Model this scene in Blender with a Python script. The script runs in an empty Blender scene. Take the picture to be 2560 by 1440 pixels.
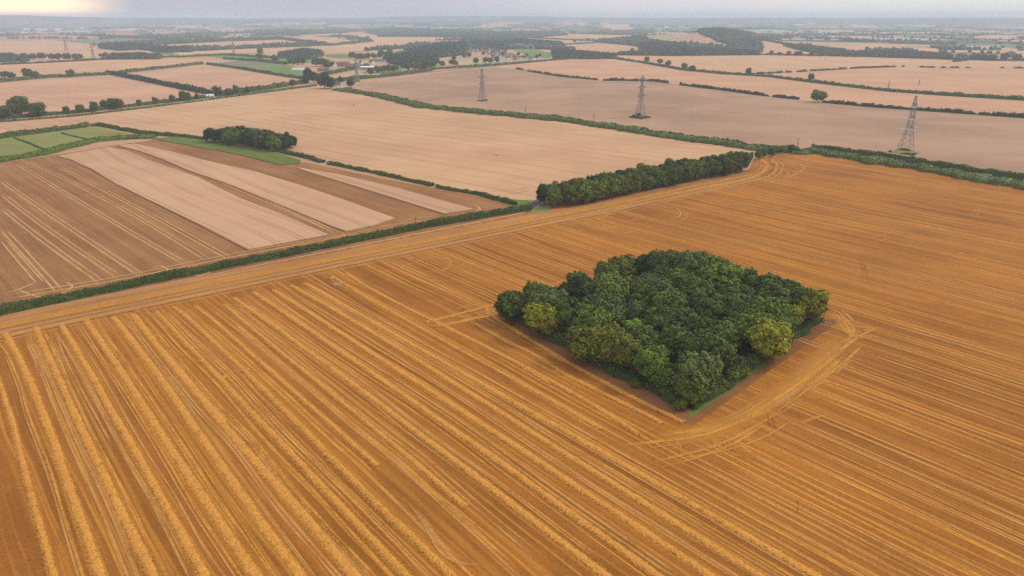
import bpy, bmesh, math, random
import numpy as np
R_ = math.radians
scene = bpy.context.scene
# ------------------------------------------------------------------ camera
FPX = 1707.0; CAMH = 100.0; PITCH = R_(21.6)
cam = bpy.data.cameras.new("camera"); cam.lens = 24.0; cam.sensor_width = 36.0
cam.clip_start = 1.0; cam.clip_end = 60000.0
cam_ob = bpy.data.objects.new("camera", cam); scene.collection.objects.link(cam_ob)
cam_ob.location = (0, 0, CAMH); cam_ob.rotation_euler = (R_(90) - PITCH, 0, 0)
scene.camera = cam_ob
# ------------------------------------------------------------------ sky, sun, exposure
SUN_EL, SUN_AZ = R_(42), R_(75)          # azimuth clockwise from +Y
world = bpy.data.worlds.new("World"); scene.world = world; world.use_nodes = True
wt = world.node_tree; wt.nodes.clear()
def wn(t, **k):
    n = wt.nodes.new(t)
    for a, b in k.items(): setattr(n, a, b)
    return n
def wmath(op, a, b=None, c=None):
    n = wn('ShaderNodeMath', operation=op)
    for i, v in enumerate((a, b, c)):
        if v is None: continue
        if isinstance(v, (int, float)): n.inputs[i].default_value = v
        else: wt.links.new(v, n.inputs[i])
    return n.outputs[0]
def wmap(v, a, b, c, d):
    n = wn('ShaderNodeMapRange', interpolation_type='SMOOTHSTEP')
    wt.links.new(v, n.inputs[0])
    for i, x in enumerate((a, b, c, d)): n.inputs[i + 1].default_value = x
    return n.outputs[0]
tc = wn('ShaderNodeTexCoord'); sp = wn('ShaderNodeSeparateXYZ'); wt.links.new(tc.outputs['Generated'], sp.inputs[0])
az = wmath('ARCTAN2', sp.outputs[0], sp.outputs[1])
nz = wn('ShaderNodeTexNoise'); nz.inputs['Scale'].default_value = 3.0; nz.inputs['Detail'].default_value = 4
wmp = wn('ShaderNodeMapping'); wmp.inputs['Scale'].default_value = (1, 1, 5); wt.links.new(tc.outputs['Generated'], wmp.inputs[0]); wt.links.new(wmp.outputs[0], nz.inputs['Vector'])
azn = wmath('ADD', az, wmath('MULTIPLY', wmath('SUBTRACT', nz.outputs[0], 0.5), 0.18))
ramp = wn('ShaderNodeValToRGB'); wt.links.new(wmap(azn, -0.75, 0.75, 0, 1), ramp.inputs[0])
def rgb(r, g, b): return tuple((c / 255 / 12.92 if c / 255 <= .04045 else ((c / 255 + .055) / 1.055) ** 2.4) for c in (r, g, b)) + (1,)
els = ramp.color_ramp.elements
els[0].position = 0.0; els[0].color = rgb(203, 199, 210)
els[1].position = 1.0; els[1].color = rgb(252, 251, 248)
for p, c in ((0.28, (198, 198, 210)), (0.45, (216, 214, 223)), (0.6, (235, 231, 237)), (0.8, (248, 245, 245))):
    e = els.new(p); e.color = rgb(*c)
glow = wmath('MULTIPLY', wmap(azn, -0.56, -0.44, 1, 0), wmath('MULTIPLY', wmap(az, -1.2, -0.85, 0, 1), wmap(sp.outputs[2], -0.005, 0.05, 1, 0)))
gm = wn('ShaderNodeMix', data_type='RGBA'); wt.links.new(glow, gm.inputs[0]); wt.links.new(ramp.outputs[0], gm.inputs[6]); gm.inputs[7].default_value = (3.0, 2.0, 1.05, 1)
up = wmap(sp.outputs[2], 0.0, 1.0, 1.0, 1.25)
bl = wn('ShaderNodeMix', data_type='RGBA', blend_type='MULTIPLY'); wt.links.new(wmap(sp.outputs[2], 0.05, 0.5, 0, 1), bl.inputs[0]); wt.links.new(gm.outputs[2], bl.inputs[6]); bl.inputs[7].default_value = (.96, 1.04, 1.22, 1); gm = bl
sc_ = wn('ShaderNodeVectorMath', operation='SCALE'); wt.links.new(gm.outputs[2], sc_.inputs[0]); wt.links.new(up, sc_.inputs['Scale'])
bgc = wn('ShaderNodeBackground'); wt.links.new(sc_.outputs[0], bgc.inputs[0]); bgc.inputs[1].default_value = 0.97
sky = wn('ShaderNodeTexSky', sky_type='NISHITA'); sky.sun_disc = False; sky.sun_elevation = SUN_EL; sky.sun_rotation = SUN_AZ; sky.dust_density = 4
bgs = wn('ShaderNodeBackground'); wt.links.new(sky.outputs[0], bgs.inputs[0]); bgs.inputs[1].default_value = 0.08
mx = wn('ShaderNodeMixShader'); mx.inputs[0].default_value = 0.93
wt.links.new(bgs.outputs[0], mx.inputs[1]); wt.links.new(bgc.outputs[0], mx.inputs[2])
wo = wn('ShaderNodeOutputWorld'); wt.links.new(mx.outputs[0], wo.inputs[0])
sun = bpy.data.lights.new("sun", 'SUN'); sun.energy = 1.5; sun.angle = R_(11); sun.color = (1.0, 0.90, 0.74)
sun_ob = bpy.data.objects.new("sun", sun); scene.collection.objects.link(sun_ob)
sun_ob.rotation_euler = (R_(90) - SUN_EL, 0, math.pi - SUN_AZ)   # lamp stands towards SUN_AZ
sun_ob.location = (400, 100, 600)
scene.view_settings.view_transform = 'Standard'; scene.view_settings.look = 'None'
scene.view_settings.exposure = 0.0; scene.view_settings.gamma = 1.0
cy = scene.cycles
cy.use_denoising = False; cy.max_bounces = 6; cy.transparent_max_bounces = 24; cy.volume_bounces = 1; cy.diffuse_bounces = 3
cy.glossy_bounces = 1; cy.caustics_reflective = False; cy.caustics_refractive = False

# ------------------------------------------------------------------ measuring and linking helpers
def Gz(x, y, z=0.0):
    dx = (x - 1280) / FPX; dy = (720 - y) / FPX
    fy = math.cos(PITCH) + dy * math.sin(PITCH); fz = -math.sin(PITCH) + dy * math.cos(PITCH)
    t = (CAMH - z) / -fz
    return (dx * t, fy * t)
def GP(pts, z=0.0): return np.array([Gz(p[0], p[1], z) for p in pts])
def to_px(x, y, z=0.0):
    w = y * math.cos(PITCH) - (z - CAMH) * math.sin(PITCH); u = y * math.sin(PITCH) + (z - CAMH) * math.cos(PITCH)
    return 1280 + FPX * x / w, 720 - FPX * u / w
def link(o): scene.collection.objects.link(o); return o
def tag(o, label=None, cat=None, group=None, kind=None):
    if label: o['label'] = label
    if cat: o['category'] = cat
    if group: o['group'] = group
    if kind: o['kind'] = kind
    return o
def empty(name, loc, rz=0.0, s=1.0):
    o = bpy.data.objects.new(name, None); o.empty_display_size = 1; o.location = loc; o.rotation_euler = (0, 0, rz)
    o.scale = (s, s, s) if isinstance(s, (int, float)) else s
    return link(o)
def mesh_np(name, V, F, mat=None, attrs=None, smooth=False):
    """F: (n,k) index array, or a list of such arrays"""
    V = np.asarray(V, dtype=np.float32); Fs = F if isinstance(F, list) else [F]
    Fs = [np.asarray(f, dtype=np.int32) for f in Fs if len(f)]
    me = bpy.data.meshes.new(name)
    me.vertices.add(len(V)); me.vertices.foreach_set('co', V.ravel())
    nl = sum(f.size for f in Fs); npoly = sum(len(f) for f in Fs)
    me.loops.add(nl); me.loops.foreach_set('vertex_index', np.concatenate([f.ravel() for f in Fs]))
    tot = np.concatenate([np.full(len(f), f.shape[1], dtype=np.int32) for f in Fs])
    st = np.concatenate([[0], np.cumsum(tot)[:-1]]).astype(np.int32)
    me.polygons.add(npoly); me.polygons.foreach_set('loop_start', st)
    if smooth: me.polygons.foreach_set('use_smooth', np.ones(npoly, dtype=bool))
    for an, (dom, ty, data) in (attrs or {}).items():
        a = me.attributes.new(an, ty, dom)
        a.data.foreach_set('color' if 'COLOR' in ty else ('vector' if 'VECTOR' in ty else 'value'), np.asarray(data, dtype=np.float32).ravel())
    me.update(calc_edges=True)
    if mat: me.materials.append(mat)
    return me
def add(name, me, parent=None):
    o = bpy.data.objects.new(name, me); link(o)
    if parent: o.parent = parent
    return o
rng = np.random.default_rng(7); random.seed(7)
def noise1(n, step, amp=1.0, r=None):
    r = r or rng; k = max(2, int(n / step) + 3)
    return np.interp(np.arange(n) / step, np.arange(k), r.uniform(-1, 1, k)) * amp
_lat = np.random.default_rng(3).uniform(0, 1, (256, 256))
def vnoise(x, y):
    xi = np.floor(x).astype(int); yi = np.floor(y).astype(int); fx = x - xi; fy = y - yi
    fx = fx * fx * (3 - 2 * fx); fy = fy * fy * (3 - 2 * fy)
    a = _lat[xi % 256, yi % 256]; b = _lat[(xi + 1) % 256, yi % 256]; c = _lat[xi % 256, (yi + 1) % 256]; d = _lat[(xi + 1) % 256, (yi + 1) % 256]
    return (a * (1 - fx) + b * fx) * (1 - fy) + (c * (1 - fx) + d * fx) * fy
def fbm(x, y, o=3):
    s = 0; a = .5
    for i in range(o): s = s + a * vnoise(x * 2 ** i + 17 * i, y * 2 ** i + 5 * i); a *= .5
    return s / (1 - .5 ** o)
def inpoly(X, Y, P):
    m = np.zeros(X.shape, bool); x0, y0 = P.min(0); x1, y1 = P.max(0)
    idx = np.where((X >= x0) & (X <= x1) & (Y >= y0) & (Y <= y1)); x = X[idx]; y = Y[idx]; c = np.zeros(x.shape, bool)
    for i in range(len(P)):
        xa, ya = P[i]; xb, yb = P[i - 1]
        if ya == yb: continue
        c ^= ((ya > y) != (yb > y)) & (x < (xb - xa) * (y - ya) / (yb - ya) + xa)
    m[idx] = c
    return m
def resample(P, step):
    P = np.asarray(P, float); d = np.hypot(*np.diff(P, axis=0).T); s = np.concatenate([[0], np.cumsum(d)])
    n = max(2, int(s[-1] / step) + 1); t = np.linspace(0, s[-1], n)
    return np.stack([np.interp(t, s, P[:, k]) for k in (0, 1)], 1), t
def smoothpath(P, step):
    """Catmull-Rom through the points, then even steps"""
    P = np.asarray(P, float); Q = np.vstack([2 * P[0] - P[1], P, 2 * P[-1] - P[-2]]); out = []
    for i in range(1, len(Q) - 2):
        t = np.linspace(0, 1, 12, endpoint=False)[:, None]; a, b, c, d = Q[i - 1], Q[i], Q[i + 1], Q[i + 2]
        out.append(.5 * ((2 * b) + (-a + c) * t + (2 * a - 5 * b + 4 * c - d) * t * t + (-a + 3 * b - 3 * c + d) * t ** 3))
    out.append(P[-1:]); return resample(np.vstack(out), step)
def fit(P, deg=2):
    P = np.asarray(P, float); c = P.mean(0); d = P[-1] - P[0]; d /= np.hypot(*d); n = np.array([-d[1], d[0]]); u = (P - c) @ d; v = (P - c) @ n
    k = np.polyfit(u, v, min(deg, len(P) - 2)) if len(P) > 3 else np.polyfit(u, v, 1); uu = np.linspace(u[0], u[-1], 24); return c + uu[:, None] * d + np.polyval(k, uu)[:, None] * n
def normals2(P):
    T = np.gradient(P, axis=0); T /= np.hypot(*T.T)[:, None] + 1e-9
    return T, np.stack([-T[:, 1], T[:, 0]], 1)

# ------------------------------------------------------------------ material helpers
class NT:
    def __init__(s, name):
        s.m = bpy.data.materials.new(name); s.m.use_nodes = True; s.t = s.m.node_tree; s.t.nodes.clear()
        s.out = s.t.nodes.new('ShaderNodeOutputMaterial')
    def n(s, t, **k):
        n = s.t.nodes.new(t)
        for a, b in k.items(): setattr(n, a, b)
        return n
    def l(s, a, b): s.t.links.new(a, b)
    def put(s, inp, v):
        if v is None: return
        if hasattr(v, 'is_output'): s.l(v, inp)
        else: inp.default_value = v
    def math(s, op, a, b=None, c=None, clamp=False):
        n = s.n('ShaderNodeMath', operation=op, use_clamp=clamp)
        for i, v in enumerate((a, b, c)): s.put(n.inputs[i], v)
        return n.outputs[0]
    def mr(s, v, a, b, c=0.0, d=1.0, smooth=True):
        n = s.n('ShaderNodeMapRange', interpolation_type='SMOOTHSTEP' if smooth else 'LINEAR')
        s.put(n.inputs[0], v)
        for i, x in enumerate((a, b, c, d)): s.put(n.inputs[i + 1], x)
        return n.outputs[0]
    def mix(s, f, a, b, mode='MIX'):
        n = s.n('ShaderNodeMix', data_type='RGBA', blend_type=mode); s.put(n.inputs[0], f); s.put(n.inputs[6], a); s.put(n.inputs[7], b); return n.outputs[2]
    def noise(s, vec, scale=1.0, detail=2.0, rough=.5):
        n = s.n('ShaderNodeTexNoise'); s.l(vec, n.inputs['Vector']); n.inputs['Scale'].default_value = scale; n.inputs['Detail'].default_value = detail; n.inputs['Roughness'].default_value = rough; return n.outputs[0]
    def vec(s, x, y, z=0.0):
        n = s.n('ShaderNodeCombineXYZ')
        for i, v in enumerate((x, y, z)): s.put(n.inputs[i], v)
        return n.outputs[0]
    def pos(s):
        g = s.n('ShaderNodeNewGeometry'); return g.outputs['Position']
    def sep(s, v):
        n = s.n('ShaderNodeSeparateXYZ'); s.l(v, n.inputs[0]); return n.outputs
    def fin(s, col, rough=.9, bump=None, bdist=.1, alpha=None, spec=.1):
        b = s.n('ShaderNodeBsdfPrincipled'); s.put(b.inputs['Base Color'], col); s.put(b.inputs['Roughness'], rough); b.inputs['Specular IOR Level'].default_value = spec
        if bump is not None:
            bn = s.n('ShaderNodeBump'); bn.inputs['Distance'].default_value = bdist; bn.inputs['Strength'].default_value = .6; s.l(bump, bn.inputs['Height']); s.l(bn.outputs[0], b.inputs['Normal'])
        if alpha is not None: s.put(b.inputs['Alpha'], alpha)
        s.l(b.outputs[0], s.out.inputs[0]); return s.m
def flat(name, col, rough=.7, spec=.2):
    t = NT(name); p = t.pos(); v = t.noise(p, 1.3, 3); return t.fin(t.mix(v, tuple(c * .85 for c in col[:3]) + (1,), tuple(min(1, c * 1.15) for c in col[:3]) + (1,)), rough, spec=spec)
def c4(r, g, b): return (r, g, b, 1.0)

# colours (linear albedo)
SOIL_D = c4(.240, .083, .011); SOIL_L = c4(.445, .160, .021); STRAW = c4(.86, .40, .062); STRAW_D = c4(.60, .245, .032)

def row_material(name, ang, dark, light, straw, period=6.8, lines=1.0, streak=1.0, offs=0.0, fine=1.25, soft=0.0, patch=1.0, vstart=None):
    """mown stubble: rows run at angle ang on the ground"""
    t = NT(name); p = t.pos(); x, y, z = t.sep(p)
    ca, sa = math.cos(R_(ang)), math.sin(R_(ang))
    u = t.math('ADD', t.math('MULTIPLY', x, ca), t.math('MULTIPLY', y, sa))
    v = t.math('ADD', t.math('MULTIPLY', x, -sa), t.math('MULTIPLY', y, ca))
    wob = t.noise(t.vec(t.math('MULTIPLY', u, .012), t.math('MULTIPLY', v, .02)), 1.0, 2)
    v2 = t.math('ADD', v, t.math('MULTIPLY', t.math('SUBTRACT', wob, .5), 5.0))
    big = t.noise(p, .018, 3, .6)
    mid = t.noise(p, .22, 3, .6)
    bands = t.noise(t.vec(t.math('MULTIPLY', u, .006), t.math('MULTIPLY', v2, .22)), 1.0, 3, .6)
    st1 = t.noise(t.vec(t.math('MULTIPLY', u, .010), t.math('MULTIPLY', v2, 1.05)), 1.0, 3, .65)
    st2 = t.noise(t.vec(t.math('MULTIPLY', u, .03), t.math('MULTIPLY', v2, 2.6)), 1.0, 2, .6)
    drill = t.noise(t.vec(t.math('MULTIPLY', u, .8), t.math('MULTIPLY', v2, 5.5)), 1.0, 2, .6)
    grit = t.noise(p, 2.6, 3, .75)
    f = t.math('ADD', t.math('MULTIPLY', t.mr(bands, .32, .68), .55), t.math('MULTIPLY', t.mr(big, .3, .7), .40))
    f = t.math('ADD', f, t.math('MULTIPLY', t.math('SUBTRACT', mid, .5), .55 * patch))
    f = t.math('ADD', f, t.math('MULTIPLY', t.math('SUBTRACT', t.mr(grit, .36, .64), .5), .42 * fine))
    f = t.math('ADD', f, t.math('MULTIPLY', t.math('SUBTRACT', drill, .5), .6 * fine), clamp=True)
    col = t.mix(f, dark, light)
    s = t.math('MULTIPLY', t.mr(st1, .53, .68), .55 * streak)
    s = t.math('ADD', s, t.math('MULTIPLY', t.mr(st2, .56, .72), t.math('MULTIPLY', t.mr(big, .35, .6), .40 * streak)))
    if lines:
        q = t.math('DIVIDE', t.math('ADD', v2, offs), period); fr = t.math('FRACT', q); cell = t.math('FLOOR', q)
        amp = t.noise(t.vec(t.math('MULTIPLY', u, .012), t.math('MULTIPLY', cell, 3.7)), 1.0, 2)
        amp2 = t.mr(amp, .38, .58)
        for c in (.30, .62):
            d = t.math('ABSOLUTE', t.math('SUBTRACT', fr, c))
            s = t.math('ADD', s, t.math('MULTIPLY', t.math('MULTIPLY', t.mr(d, .018, .055, 1, 0), amp2), .6 * lines))
    if vstart is not None: s = t.math('MULTIPLY', s, t.mr(v, vstart - 4, vstart + 8, .55, .9))
    brk = t.noise(p, .9, 3, .7)
    s = t.math('MULTIPLY', s, t.mr(brk, .25, .6, .35, 1.0), clamp=True)
    col = t.mix(s, col, straw)
    if soft: col = t.mix(soft, col, light)
    return t.fin(col, .95, t.math('ADD', grit, drill), .05)

def crop_material(name, ang, a, b, tram, period=24.0, amt=.5):
    """standing or pale crop with dark tramline pairs"""
    t = NT(name); p = t.pos(); x, y, z = t.sep(p); ca, sa = math.cos(R_(ang)), math.sin(R_(ang))
    u = t.math('ADD', t.math('MULTIPLY', x, ca), t.math('MULTIPLY', y, sa)); v = t.math('ADD', t.math('MULTIPLY', x, -sa), t.math('MULTIPLY', y, ca))
    wob = t.noise(t.vec(t.math('MULTIPLY', u, .004), t.math('MULTIPLY', v, .004)), 1.0, 2)
    v2 = t.math('ADD', v, t.math('MULTIPLY', t.math('SUBTRACT', wob, .5), 30.0))
    big = t.noise(p, .008, 4, .6); grit = t.noise(p, 1.4, 4, .75)
    st = t.noise(t.vec(t.math('MULTIPLY', u, .006), t.math('MULTIPLY', v2, .30)), 1.0, 3)
    f = t.math('ADD', t.math('MULTIPLY', t.mr(big, .34, .66), .75), t.math('MULTIPLY', t.mr(st, .3, .7), .35))
    f = t.math('ADD', f, t.math('MULTIPLY', t.math('SUBTRACT', grit, .45), .5), clamp=True)
    col = t.mix(f, a, b)
    if amt:
        q = t.math('DIVIDE', v2, period); fr = t.math('FRACT', q); amp = t.mr(t.noise(t.vec(t.math('MULTIPLY', u, .01), t.math('MULTIPLY', t.math('FLOOR', q), 2.3)), 1.0, 2), .35, .6, .25, 1)
        w = .35 / period
        for c in (.5 - 1.1 / period, .5 + 1.1 / period):
            d = t.math('ABSOLUTE', t.math('SUBTRACT', fr, c)); col = t.mix(t.math('MULTIPLY', t.math('MULTIPLY', t.mr(d, w * .5, w * 1.6, 1, 0), amp), amt), col, tram)
    return t.fin(col, .95, grit, .08)

def ribbon_material(name, col_a, col_b, dens=.5, edge=.35, uscale=.05, vscale=3.0, maxa=.95):
    t = NT(name); a = t.n('ShaderNodeAttribute', attribute_name='uvw'); u, v, w = t.sep(a.outputs['Vector'])   # u metres along, v -1..1, w half width
    vm = t.math('MULTIPLY', v, w)
    n1 = t.noise(t.vec(t.math('MULTIPLY', u, uscale), t.math('MULTIPLY', vm, vscale)), 1.0, 3, .6)
    p = t.pos(); n2 = t.noise(p, 1.1, 4, .75); n3 = t.noise(p, .12, 2)
    e = t.mr(t.math('ABSOLUTE', v), 1 - edge, 1.0, 1, 0)
    m = t.math('ADD', t.math('MULTIPLY', n1, .5), t.math('ADD', t.math('MULTIPLY', n2, .32), t.math('MULTIPLY', n3, .18)))
    m = t.mr(m, .56 - dens * .28, .74 - dens * .22)
    ef = t.n('ShaderNodeAttribute', attribute_name='endf').outputs['Fac']; m = t.mr(t.math('ADD', m, t.math('SUBTRACT', ef, 1.0)), 0, 1, smooth=False)
    al = t.math('MULTIPLY', t.math('MULTIPLY', m, e), maxa, clamp=True)
    fine = t.noise(p, 3.0, 3, .7)
    return t.fin(t.mix(fine, col_a, col_b), .95, fine, .04, alpha=al)

M = {}
M['gold'] = row_material('golden stubble', -48.6, SOIL_D, SOIL_L, STRAW, vstart=112)
M['brown'] = row_material('brown stubble', -45.0, c4(.235, .102, .036), c4(.39, .180, .060), c4(.62, .36, .13), period=9, lines=.0, streak=.5, fine=.6)
M['pale'] = crop_material('pale stubble', -39.5, c4(.50, .28, .138), c4(.62, .37, .182), c4(.32, .17, .10), 18.0, .8)
M['strip'] = crop_material('uncut crop', -45.5, c4(.49, .275, .142), c4(.59, .35, .182), c4(.25, .13, .07), 12.0, .6)
M['far_pale'] = crop_material('far stubble', -40.0, c4(.50, .27, .145), c4(.61, .35, .19), c4(.36, .18, .09), 22.0, .75)
M['mid_pale'] = crop_material('mid stubble', -50.0, c4(.50, .265, .135), c4(.60, .335, .175), c4(.40, .21, .12), 40.0, .25)
M['right_pale'] = crop_material('ribbed stubble', 29.0, c4(.50, .27, .135), c4(.61, .34, .175), c4(.36, .18, .09), 14.0, .6)
M['mauve'] = crop_material('weedy stubble', -16.0, c4(.32, .19, .105), c4(.47, .275, .155), c4(.30, .24, .12), 13.0, .35)
M['stubble_edge'] = row_material('headland stubble', 36.6, c4(.32, .14, .042), c4(.50, .23, .07), STRAW, lines=0, streak=1.3)
M['meadow'] = crop_material('meadow', -20, c4(.175, .180, .040), c4(.275, .260, .070), c4(.08, .1, .03), 60, .3)
M['verge'] = crop_material('green crop', -50, c4(.100, .140, .022), c4(.170, .205, .035), c4(.06, .09, .03), 9, .4)
M['grass'] = crop_material('grass', -50, c4(.10, .155, .02), c4(.17, .22, .035), c4(.06, .1, .03), 30, .0)
M['litter'] = crop_material('wood floor', 10, c4(.05, .07, .022), c4(.10, .12, .04), c4(.05, .05, .02), 30, .0)
M['bare'] = crop_material('bare headland', -50, c4(.20, .082, .024), c4(.30, .125, .038), c4(.2, .1, .04), 5, .2)
M['rib_straw'] = ribbon_material('loose straw track', STRAW, STRAW_D, .7, .8)
M['rib_thin'] = ribbon_material('thin straw track', c4(.66, .35, .115), STRAW_D, .8, .85, maxa=.92)
M['rib_band'] = ribbon_material('scattered chaff band', c4(.84, .39, .06), c4(.58, .24, .03), .9, .8, maxa=.42)
M['rib_faint'] = ribbon_material('faint straw track', c4(.60, .34, .12), c4(.45, .24, .08), .6, .8, maxa=.5)
M['rib_pale'] = ribbon_material('pale straw track', c4(.74, .43, .16), c4(.58, .32, .11), .95, .7, maxa=.9)
M['rib_dark'] = ribbon_material('dark wheel track', c4(.19, .075, .014), c4(.27, .11, .022), .8, .8, maxa=.6)
M['rib_crop'] = ribbon_material('pressed crop track', c4(.24, .12, .07), c4(.33, .17, .10), 1.0, .6, maxa=.75)
M['asphalt'] = flat('asphalt', c4(.10, .095, .09), .85)

t = NT('straw'); p = t.pos(); a = t.n('ShaderNodeAttribute', attribute_name='rnd')
n1 = t.noise(p, 2.4, 4, .75); n2 = t.noise(p, .35, 2)
f = t.math('ADD', t.math('MULTIPLY', t.mr(n1, .3, .72), .6), t.math('MULTIPLY', a.outputs['Fac'], .4)); f = t.math('SUBTRACT', f, t.math('MULTIPLY', t.mr(n2, .55, .75), .25), clamp=True)
M['straw'] = t.fin(t.mix(f, c4(.43, .165, .024), c4(.86, .405, .072)), .9, n1, .15)

t = NT('leaves'); a = t.n('ShaderNodeAttribute', attribute_name='rnd'); oi = t.n('ShaderNodeObjectInfo')
p = t.pos(); n1 = t.noise(p, .25, 2)
g = t.math('ADD', t.math('MULTIPLY', a.outputs['Fac'], 1.25), t.math('MULTIPLY', n1, .5)); g = t.math('ADD', g, .26)
hm = t.mix(t.mr(t.noise(p, .33, 3, .7), .50, .70), oi.outputs['Color'], t.mix(1.0, oi.outputs['Color'], c4(1.55, 1.35, .8), 'MULTIPLY'))
vs = t.n('ShaderNodeVectorMath', operation='SCALE'); t.l(hm, vs.inputs[0]); t.l(g, vs.inputs['Scale'])
M['leaf'] = t.fin(vs.outputs[0], .65, spec=.25)
t = NT('bark'); p = t.pos(); M['bark'] = t.fin(t.mix(t.noise(p, 3, 3), c4(.07, .055, .04), c4(.16, .13, .10)), .9)

# ------------------------------------------------------------------ the ground sheet, painted field by field beyond about 1 km
TAN = (.57, .33, .165); TAN2 = (.51, .295, .155); BRN = (.42, .25, .16); YEL = (.46, .36, .17); GRN = (.150, .225, .045); OLV = (.21, .22, .09); DKG = (.035, .055, .025); MAU = (.43, .265, .18); ROS = (.46, .25, .17)
FIELDS = [  # (colour, outline in photo pixels), later ones lie over earlier ones
 (TAN2, [(-300,250),(0,207),(270,190),(525,236),(330,262),(0,297),(-300,330)]),
 (TAN, [(-300,180),(0,162),(250,150),(425,143),(562,152),(507,158),(270,182),(0,202),(-300,225)]),
 (TAN, [(330,184),(512,163),(640,183),(765,203),(640,222),(525,226)]),
 (OLV, [(520,160),(605,150),(640,152),(715,162),(795,182),(765,199),(640,181)]),
 (GRN, [(655,168),(720,166),(760,176),(740,186),(690,180)]),
 (GRN, [(512,140),(605,137),(650,142),(700,146),(785,148),(775,158),(715,160),(640,151),(560,147)]),
 (GRN, [(812,136),(855,134),(897,140),(897,144),(847,146),(815,143)]),
 (YEL, [(800,199),(840,188),(877,181),(915,184),(880,194),(840,203)]),
 (YEL, [(880,152),(960,146),(930,160),(870,160)]),
 (GRN, [(905,183),(935,165),(1020,168),(1000,178),(940,184)]),
 (GRN, [(1060,160),(1080,158),(1100,163),(1075,171)]),
 (YEL, [(1095,140),(1140,132),(1187,138),(1127,149)]),
 (YEL, [(1108,156),(1215,143),(1290,147),(1340,151),(1280,157),(1150,165)]),
 (GRN, [(1275,123),(1330,121),(1385,134),(1370,146),(1335,143),(1300,132)]),
 (OLV, [(970,132),(1010,128),(1030,134),(985,141)]),
 (TAN, [(380,113),(560,104),(720,98),(755,103),(690,112),(600,117),(500,119),(430,120)]),
 (TAN, [(430,132),(560,124),(760,116),(900,114),(840,124),(740,130),(560,134),(460,140)]),
 (TAN, [(690,92),(780,90),(900,102),(830,114),(760,106)]),
 (TAN, [(640,122),(800,118),(980,116),(880,130),(800,134),(640,134)]),
 (TAN, [(900,102),(930,92),(1180,91),(1060,104),(1000,118),(880,116)]),
 (TAN, [(890,130),(1000,122),(1060,118),(1010,124),(940,134)]),
 (TAN, [(835,82),(900,80),(950,90),(900,92)]),
 (TAN, [(-300,120),(0,103),(130,100),(240,112),(250,120),(370,122),(380,132),(250,136),(250,148),(90,152),(0,152),(-300,160)]),
 (ROS, [(-300,100),(0,92),(110,85),(220,90),(350,97),(240,105),(130,100),(0,103),(-300,112)]),
 (OLV, [(130,100),(350,96),(400,100),(240,112)]),
 (ROS, [(250,82),(330,80),(360,90),(300,92)]), (ROS, [(375,80),(470,78),(440,88),(380,90)]), (ROS, [(520,74),(620,72),(600,80),(530,80)]),
 (TAN, [(1280,91),(1430,85),(1600,88),(1700,98),(1820,118),(1750,110),(1600,104),(1480,96),(1360,97)]),
 (TAN, [(1280,93),(1370,98),(1500,103),(1490,107),(1405,113),(1340,104),(1280,100)]),
 (TAN, [(1400,113),(1490,107),(1580,114),(1635,127),(1540,131),(1440,127)]),
 (YEL, [(1610,104),(1650,95),(1720,95),(1745,104),(1740,110),(1660,112)]),(TAN, [(1690,99),(1760,108),(1850,118),(1875,126),(1790,119),(1715,111)]), (OLV, [(1740,92),(1780,90),(1815,103),(1770,100)]),
 (TAN, [(1537,139),(1695,141),(1905,138),(2145,142),(2245,145),(2420,150),(2560,153),(2800,156),(2800,290),(2560,251),(2345,238),(2237,231),(2120,218),(2020,206),(1920,193),(1805,186),(1705,176),(1605,158)]),
 (TAN, [(1240,166),(1280,159),(1392,147),(1455,145),(1535,147),(1605,158),(1705,176),(1805,186),(1920,193),(2020,206),(2120,218),(2237,231),(2345,238),(2560,251),(2800,275),(2800,320),(2560,296),(2295,276),(2070,257),(1920,241),(1817,227),(1717,215),(1642,204),(1492,200),(1405,192),(1330,180)]),
 (TAN, [(1880,118),(1960,120),(2080,138),(1900,136)]), (TAN, [(2000,117),(2160,120),(2200,134),(2060,126)]),
 (TAN, [(2040,116),(2180,114),(2340,120),(2350,126),(2180,124)]), (TAN, [(1920,103),(2000,104),(2150,107),(2360,112),(2300,116),(2050,114),(1920,113)]),
 (GRN, [(2250,86),(2340,88),(2330,94),(2260,93)]), (TAN, [(2430,91),(2520,88),(2550,98),(2440,96)]), (TAN, [(2415,115),(2500,114),(2490,122),(2420,121)]),
 (TAN, [(1500,66),(1570,67),(1600,76),(1530,76)]), (TAN, [(2500,131),(2600,130),(2700,136),(2520,136)]), (TAN, [(1400,64),(1470,64),(1460,68)]),
]
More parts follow.
